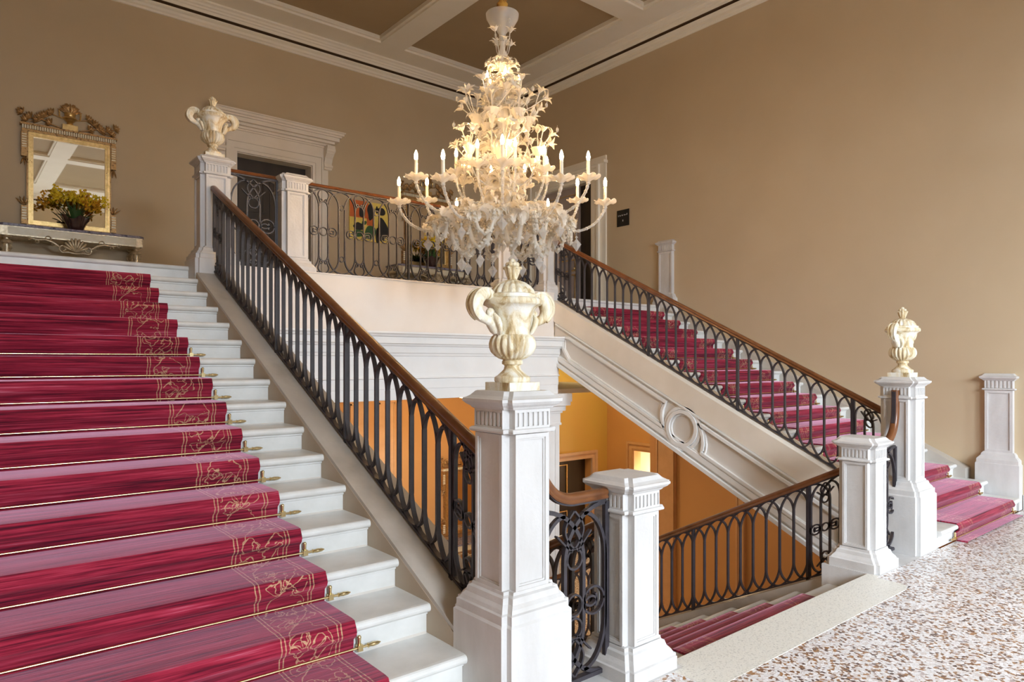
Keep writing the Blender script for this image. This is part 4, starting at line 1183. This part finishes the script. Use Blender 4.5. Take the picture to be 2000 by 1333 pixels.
# ---- lower hall pilasters and a dark red-brown cabinet under the lower mirror
def lower_pilaster(label, x, y, ax, w=.28, mat='orange_trim', top=1.16):
    t = thing('panelled_pilaster', label, 'pilaster', (x, y, ZLOW), 0 if ax == 'x' else -pi/2)
    H = top-ZLOW
    mb = MB(); mb.box(-w/2, w/2, -.06, -.001, .45, H-.26)
    for s in (-1, 1): mb.box(s*(w/2-.02)-.012, s*(w/2-.02)+.012, -.072, -.06, .5, H-.30)
    mb.box(-w/2+.008, w/2-.008, -.072, -.06, H-.33, H-.30)
    obj('shaft', mb, mat, t)
    mb = MB(); mb.box(-w/2-.05, w/2+.05, -.10, -.001, 0, .35); mb.box(-w/2-.03, w/2+.03, -.085, -.001, .35, .40); mb.box(-w/2-.01, w/2+.01, -.07, -.001, .40, .45); obj('base', mb, mat, t)
    mb = MB(); mb.box(-w/2-.02, w/2+.02, -.08, -.001, H-.28, H-.25); mb.box(-w/2, w/2, -.065, -.001, H-.25, H-.02); mb.box(-w/2-.03, w/2+.03, -.09, -.001, H-.02, H)
    rnd = random.Random(5)
    for k in range(10): mb.sphere((rnd.uniform(-w/2+.03, w/2-.03), -.065, H-.23+rnd.uniform(0, .18)), .022, 8, 5, (1, .6, 1))
    obj('capital', mb, mat, t)
lower_pilaster('left of two orange panelled pilasters in the lower hall behind the left railing', 5.62, YB, 'x', .30)
lower_pilaster('right of two orange panelled pilasters in the lower hall behind the left railing', 6.20, YB, 'x', .34)
lower_pilaster('brown panelled pilaster on the orange lower wall under the right stair', XR, 6.95, 'y', .36, 'orange_trim', .9)
lower_pilaster('orange pilaster on the lower right wall near the foot of the stairs', XR, 5.6, 'y', .14, 'orange_trim', .4)

t = thing('added_ceiling_lamp', 'unseen warm ceiling lamp added over the lower hall under the landing', 'lamp', (6.6, 9.2, 1.0))  # added lamp with no visible source, lights the lower hall
mb = MB(); mb.lathe([(.02, 0), (.14, .02), (.17, .08), (.15, .14), (.05, .158)], 24); obj('shade', mb, 'lamp', t, True)
def point(name, loc, e, col, r=.1):
    l = bpy.data.lights.new(name, 'POINT'); l.energy = e; l.color = col; l.shadow_soft_size = r
    o = bpy.data.objects.new(name, l); COL.objects.link(o); o.location = loc; return o
point('lower_hall_light', (6.6, 9.2, .75), 70, (1, .74, .42), .2)
point('lower_hall_light', (3.0, 9.0, .6), 45, (1, .74, .42), .2)
point('alcove_light', (10.4, 9.3, 1.5), 55, (1, .82, .42), .15)
point('side_room_light', (12.6, 9.9, -1.2), 60, (1, .9, .7), .1)
point('stair_lower_light', (7.4, 5.0, -.4), 12, (1, .74, .45), .15)

# ================================================================== CHANDELIER
CH = (AX, 5.2, 2.5)
T_ = thing('glass_chandelier', 'large white blown glass chandelier with candle lamps hanging over the stairwell', 'chandelier', CH)
rnd = random.Random(21)
g = lambda z: z-2.5
# suspension: cloth-wrapped chain up to the ceiling
mb = MB(); pts = []; rr = []
for i in range(60):
    z = 5.06+i*(CEIL-5.06)/59; pts.append((.006*sin(i*1.4), .006*cos(i*1.4), g(z))); rr.append(.028+.014*abs(sin(i*.8)))
mb.tube(pts, rr, 10); obj('cloth_covered_chain', mb, 'gold_cloth', T_, True)
mb = MB(); mb.lathe([(.02, g(5.00)), (.05, g(5.02)), (.055, g(5.07)), (.03, g(5.1))], 16); obj('gilt_knot', mb, 'gold_cloth', T_, True)
# top dish
mb = MB(); mb.lathe([(.03, g(4.70)), (.035, g(4.78)), (.07, g(4.83)), (.12, g(4.87)), (.155, g(4.93)), (.16, g(4.97)), (.155, g(4.972)), (.115, g(4.885)), (.06, g(4.845)), (.02, g(4.80))], 40, cap=False); obj('top_dish', mb, 'glass_clear', T_, True)
# central stem of blown balusters
def stem(name, prof, mod=None, mat='glass'): mb = MB(); mb.lathe([(r_, g(z)) for r_, z in prof], 36, mod=mod); return obj(name, mb, mat, T_, True)
rib = lambda th, z: 1+.05*sin(12*th)
stem('glass_stem', [(.022, 5.0), (.022, 4.66), (.03, 4.62), (.05, 4.58), (.055, 4.54), (.03, 4.50), (.025, 4.40)])
stem('glass_knop', [(.02, 4.42), (.07, 4.36), (.10, 4.30), (.09, 4.24), (.04, 4.18), (.03, 4.14)], rib)
stem('glass_stem', [(.03, 4.16), (.045, 4.10), (.055, 4.0), (.05, 3.92), (.035, 3.86), (.03, 3.82)], rib)
stem('glass_knop', [(.03, 3.84), (.08, 3.78), (.115, 3.70), (.10, 3.63), (.05, 3.57), (.03, 3.54)], rib)
stem('glass_stem', [(.03, 3.56), (.05, 3.50), (.06, 3.42), (.05, 3.36), (.10, 3.32), (.13, 3.26), (.09, 3.18), (.04, 3.12), (.045, 3.06)], rib)
stem('silver_collar', [(.05, 3.02), (.115, 3.045), (.12, 3.06), (.11, 3.075), (.05, 3.08)], None, 'brass').data.materials[0] = M['silver_gilt']
stem('bottom_bowl', [(.115, 3.04), (.12, 3.0), (.10, 2.92), (.06, 2.86), (.03, 2.83), (.01, 2.80)], rib)
# shared meshes
def lm(L, w, curlv, mat='glass', seed=0):
    """curling glass leaf with serrated edge, rooted at origin, growing +X"""
    mb = MB(); rs = []; n = 12; x = z = 0; a = .9
    for i in range(n+1):
        u_ = i/n; ww = w*(sin(pi*min(1, u_*1.02)**.75))*(1+.22*(1 if i % 2 else -1)) + .002
        th = .004*(1-u_)+.0012
        nx, nz_ = -sin(a), cos(a)
        rs.append([(x+nx*ww*.35, -ww, z+nz_*ww*.35), (x, -ww*.45, z), (x-nx*.0, 0, z-.1*ww), (x, ww*.45, z), (x+nx*ww*.35, ww, z+nz_*ww*.35), (x-nx*th, 0, z-nz_*th-.1*ww)])
        x += L/n*cos(a); z += L/n*sin(a); a -= curlv/n*(.4+1.4*u_)
    mb.rings(rs); return mb.mesh('glass_leaf', mat, True)
leafA = lm(.20, .035, 3.2); leafB = lm(.26, .045, 3.8); leafC = lm(.15, .030, 2.6)
def flower_mesh(R, L, up=True):
    """lily-like blown flower: stalk, cup of six pointed petals"""
    mb = MB(); mb.tube([(0, 0, 0), (.008, 0, L*.5), (0, 0, L)], [.004, .0035, .005], 6)
    for k in range(6):
        a = k*pi/3; rs = []
        for i in range(7):
            u_ = i/6; rr_ = R*(.12+.25*u_+.75*u_*u_*u_); zz = L+R*1.15*(u_-.35*u_*u_*u_); ww = R*.38*sin(pi*(.12+.86*u_))+.001
            c_, s_ = cos(a), sin(a)
            rs.append([(rr_*c_-ww*-s_*-1, rr_*s_-ww*c_, zz), (rr_*c_*.93, rr_*s_*.93, zz-.002), (rr_*c_-s_*ww, rr_*s_+c_*ww, zz), (rr_*c_*1.03, rr_*s_*1.03, zz-.004)])
        mb.rings(rs)
    mb.sphere((0, 0, L+R*.25), R*.22, 8, 6)
    return mb.mesh('glass_flower', 'glass', True)
flA = flower_mesh(.055, .16); flB = flower_mesh(.045, .08); flC = flower_mesh(.060, .26)
def pend_mesh():
    mb = MB(); mb.tube([(0, 0, 0), (0, 0, -.05)], .0015, 5)
    rs = [[(r_*cos(k*pi/2), r_*sin(k*pi/2), z) for k in range(4)] for r_, z in ((.003, -.05), (.010, -.062), (.038, -.095), (.003, -.150))]
    mb.rings(rs)
    rs = [[(r_*cos(k*pi/4), r_*sin(k*pi/4), z) for k in range(8)] for r_, z in ((.003, -.03), (.012, -.04), (.003, -.05))]; mb.rings(rs)
    return mb.mesh('prism_pendant', 'glass_clear')
pend = pend_mesh()
mb = MB(); mb.tube([(0, 0, 0), (0, 0, -.02)], .0012, 5); mb.sphere((0, 0, -.04), .014, 8, 8, (1, 1, 1.6)); drop = mb.mesh('glass_drop', 'glass_clear', True)
def cup_mesh():
    mb = MB(); mb.lathe([(.012, -.06), (.020, -.05), (.012, -.04), (.03, -.025), (.05, -.012), (.085, -.002), (.098, .006), (.098, .010), (.05, .0), (.02, -.005)], 48, mod=lambda th, z: 1+.09*sin(8*th)*(1 if z > -.015 else 0))
    for i in range(len(mb.v)):
        x, y, z = mb.v[i]
        if x*x+y*y > .06**2: mb.v[i] = (x, y, z+.010*cos(8*atan2(y, x)))
    return mb.mesh('drip_cup', 'glass', True)
cup = cup_mesh()
mb = MB(); mb.tube([(0, 0, 0), (0, 0, .02), (0, 0, .14)], [.018, .015, .0145], 12); candle = mb.mesh('candle', 'candle', True)
mb = MB(); mb.lathe([(.008, .138), (.0125, .150), (.016, .168), (.014, .188), (.008, .208), (.002, .222)], 12); bulbm = mb.mesh('flame_bulb', 'bulb', True)
def rot2(x, y, a): return (x*cos(a)-y*sin(a), x*sin(a)+y*cos(a))
def arm(name, key, r_=.010):
    """twisted rope-like glass arm in the XZ plane through smooth key points"""
    pts = []
    for i in range(len(key)-1):
        p0 = key[max(i-1, 0)]; p1 = key[i]; p2 = key[i+1]; p3 = key[min(i+2, len(key)-1)]
        for k in range(7):
            u_ = k/7
            q = [.5*((2*p1[j])+(-p0[j]+p2[j])*u_+(2*p0[j]-5*p1[j]+4*p2[j]-p3[j])*u_*u_+(-p0[j]+3*p1[j]-3*p2[j]+p3[j])*u_**3) for j in (0, 1)]
            pts.append((q[0], 0, g(q[1])))
    pts.append((key[-1][0], 0, g(key[-1][1])))
    mb = MB(); mb.tube(pts, [r_*(1+.18*(i % 2)) for i in range(len(pts))], 8, twist=.5)
    for i in range(5, len(pts)-1, 3):
        mb.sphere(pts[i], r_*1.45, 8, 5)
    return mb.mesh(name, 'glass_clear', True), pts
def put(name, me, r_, z, ang, tilt=0, yaw=0, sc=1, roll=0, lean=0):
    x, y = rot2(r_, 0, ang)
    o = obj(name, me, None, T_, loc=(x, y, g(z)))
    R = Matrix.Rotation(ang, 4, 'Z') @ Matrix.Rotation(lean, 4, 'Y') @ Matrix.Rotation(yaw, 4, 'Z') @ Matrix.Rotation(tilt, 4, 'Y') @ Matrix.Rotation(roll, 4, 'X')
    o.rotation_euler = R.to_euler(); o.scale = (sc, sc, sc)
    return o
def cluster(parts, name, mat='glass'):
    """parts: (mesh, matrix) list joined to one spray"""
    mb = MB()
    for me, mx_ in parts: mb.add([mx_ @ v.co for v in me.vertices], [tuple(p.vertices) for p in me.polygons])
    return mb.mesh(name, mat, True)
def RZY(yaw, tilt, loc=(0, 0, 0), sc=1): return Matrix.Translation(loc) @ Matrix.Rotation(yaw, 4, 'Z') @ Matrix.Rotation(tilt, 4, 'Y') @ Matrix.Scale(sc, 4)
rc = random.Random(9)
def leaf_spray(n, seed):
    r2 = random.Random(seed)
    return cluster([((leafA, leafC, leafA)[k % 3], RZY(r2.uniform(-1.2, 1.2) if k else 0, r2.uniform(-.7, .8), (r2.uniform(-.02, .02),)*3, r2.uniform(.7, 1.1))) for k in range(n)], 'leaf_spray')
LS = [leaf_spray(5, 1), leaf_spray(5, 2), leaf_spray(6, 3)]
def fl_spray(seed):
    r2 = random.Random(seed)
    return cluster([(flB, RZY(r2.uniform(0, 6.28), r2.uniform(.1, .8), (0, 0, 0), r2.uniform(.8, 1.15))) for k in range(4)] + [(leafC, RZY(k*2.1+r2.uniform(-.4, .4), r2.uniform(-.2, .7), (0, 0, .02), .9)) for k in range(3)], 'flower_spray')
FS = [fl_spray(5), fl_spray(6), fl_spray(7)]
def lamp(me, ang, rad_, zc, sc=1.0):
    o = put('arm', me, 0, 2.5, ang)
    for nm, m_, dz in (('drip_cup', cup, .03), ('candle', candle, .03), ('flame_bulb', bulbm, .03)):
        c = obj(nm, m_, None, o, loc=(rad_, 0, g(zc)+dz*sc)); c.scale = (sc, sc, sc)
    return o
VIEW = atan2(5.2, AX)          # direction from the stair foot to the chandelier
base_ang = VIEW+pi/2
# lowest tier: twelve long arms
m1, p1 = arm('arm', [(.06, 3.05), (.18, 3.08), (.34, 3.02), (.52, 2.92), (.72, 2.87), (.88, 2.93), (.975, 3.04), (1.0, 3.12)], .012)
m2, p2 = arm('arm', [(.06, 3.06), (.18, 3.12), (.34, 3.09), (.50, 3.0), (.66, 2.98), (.80, 3.05), (.88, 3.16), (.90, 3.24)], .012)
for k in range(12):
    a = base_ang+k*pi/6
    up = k % 2 == 1
    lamp(m2 if up else m1, a, .90 if up else 1.0, 3.24 if up else 3.12, 1.08)
    put('leaf_spray', LS[k % 3], .30, 3.04, a+.12, .1, 0, 1.25)
    put('leaf_spray', LS[(k+1) % 3], .50, 2.95, a-.10, .1, rc.uniform(-.5, .5), 1.15)
    put('leaf_spray', LS[(k+2) % 3], .72, 2.92, a+.22, .3, pi*rc.uniform(.6, 1.3), 1.15)
    put('flower_spray', FS[(k+1) % 3], .60, 2.84, a+.1, .3, rc.uniform(0, 6), 1.2)
    put('flower_spray', FS[k % 3], .40, 2.92, a+.26, 0, rc.uniform(0, 6), 1.2)
    put('prism_pendant', pend, .72 if not up else .62, 2.86 if not up else 2.94, a, 0, 0, 1.25)
# second tier: eight arms
m3, p3 = arm('arm', [(.05, 3.10), (.14, 3.06), (.26, 3.06), (.37, 3.14), (.44, 3.27), (.455, 3.38)], .010)
for k in range(8):
    a = base_ang+.26+k*pi/4
    lamp(m3, a, .455, 3.38, 1.0)
    put('flower_spray', FS[k % 3], .40, 3.38, a+.2, 0, rc.uniform(0, 6), 1.0)
    put('flower_spray', FS[(k+1) % 3], .18, 3.30, a+.4, 0, rc.uniform(0, 6), 1.25)
    put('leaf_spray', LS[k % 3], .10, 3.20, a, -.1, 0, 1.15)
# top tier: five small lamps
m4, p4 = arm('arm', [(.03, 4.12), (.08, 4.08), (.13, 4.10), (.165, 4.17)], .007)
for k in range(5): lamp(m4, base_ang+.5+k*2*pi/5, .165, 4.19, .8)
# six trumpet vases on curved stems carrying bouquets
mb = MB(); mb.lathe([(.010, -.13), (.018, -.11), (.012, -.09), (.030, -.05), (.026, -.04), (.05, 0), (.068, .04), (.078, .05), (.07, .045), (.03, -.01)], 36, mod=lambda th, z: 1+.06*sin(9*th)*(1 if z > 0 else 0)); vase = mb.mesh('trumpet_vase', 'glass', True)
m5, p5 = arm('vase_stem', [(.04, 3.52), (.10, 3.50), (.18, 3.56), (.245, 3.68), (.25, 3.80)], .007)
m6, p6 = arm('vase_stem', [(.05, 3.30), (.16, 3.28), (.30, 3.36), (.37, 3.50)], .007)
for (nm_v, me_, R_, zv, sc_, off, tall_) in ((0, m5, .25, 3.92, 1, .12, True), (0, m6, .37, 3.58, .85, .60, False)):
    for k in range(6):
        a = base_ang+k*pi/3+off
        st_ = put('vase_stem', me_, 0, 2.5, a)
        v_ = obj('trumpet_vase', vase, None, st_, loc=(R_, 0, g(zv))); v_.scale = (sc_,)*3
        for j in range(4): put('glass_flower', (flC if j % 2 else flA) if tall_ else flA, R_, zv+.02, a, .10+.30*j if j else -.12, (j-1.5)*.8, 1.15)
        put('glass_drop', drop, R_+.19, zv+.24, a+.05)
        put('leaf_spray', LS[k % 3], R_-.02, zv-.01, a, .2, 0, .85)
# crown and column bouquets
for k in range(7):
    a = base_ang+k*2*pi/7
    put('glass_flower', flC if k % 2 else flA, .035, 4.55, a, .20+.14*(k % 3), 0, .9)
    put('flower_spray', FS[k % 3], .06, 4.44, a+.3, .5, 0, .85)
    put('flower_spray', FS[(k+1) % 3], .10, 4.24, a+.1, .5, 0, 1.0)
    put('flower_spray', FS[(k+2) % 3], .12, 3.98, a+.5, .4, 0, 1.05)
    put('flower_spray', FS[k % 3], .12, 3.68, a+.2, .6, 0, 1.25)
for k in range(4): put('glass_drop', drop, .17, 4.88 if k % 2 else 4.50, base_ang+k*pi/2+.4)
# hanging garlands below
mb = MB()
gp = [(-.13, 0, .10), (-.12, 0, 0), (-.08, 0, -.13), (0, 0, -.20), (.08, 0, -.13), (.12, 0, 0), (.13, 0, .10)]
mb.tube(gp, [.010, .020, .024, .026, .024, .020, .010], 8)
rg = random.Random(4)
for i in range(60):
    u_ = rg.uniform(0, 5.99); q = Vector(gp[int(u_)]).lerp(Vector(gp[int(u_)+1]), u_-int(u_)); an = rg.uniform(0, 2*pi)
    d = Vector((rg.uniform(-1, 1), cos(an), sin(an))).normalized()*.05
    mb.tube([q, q+d*.6, q+d], [.008, .017, .002], 6)
garl = mb.mesh('leafy_garland', 'glass', True)
for k in range(8):
    a = base_ang+k*pi/4+.25
    put('leafy_garland', garl, .40, 2.84, a, 0, pi/2 if k % 2 else .4, 1.0)
    put('prism_pendant', pend, .40, 2.66, a, 0, 0, 1.3)
    put('leafy_garland', garl, .66, 2.86, a+.3, 0, pi/2+.3, .7)
    put('prism_pendant', pend, .24, 2.92, a+.3, 0, 0, 1.1)
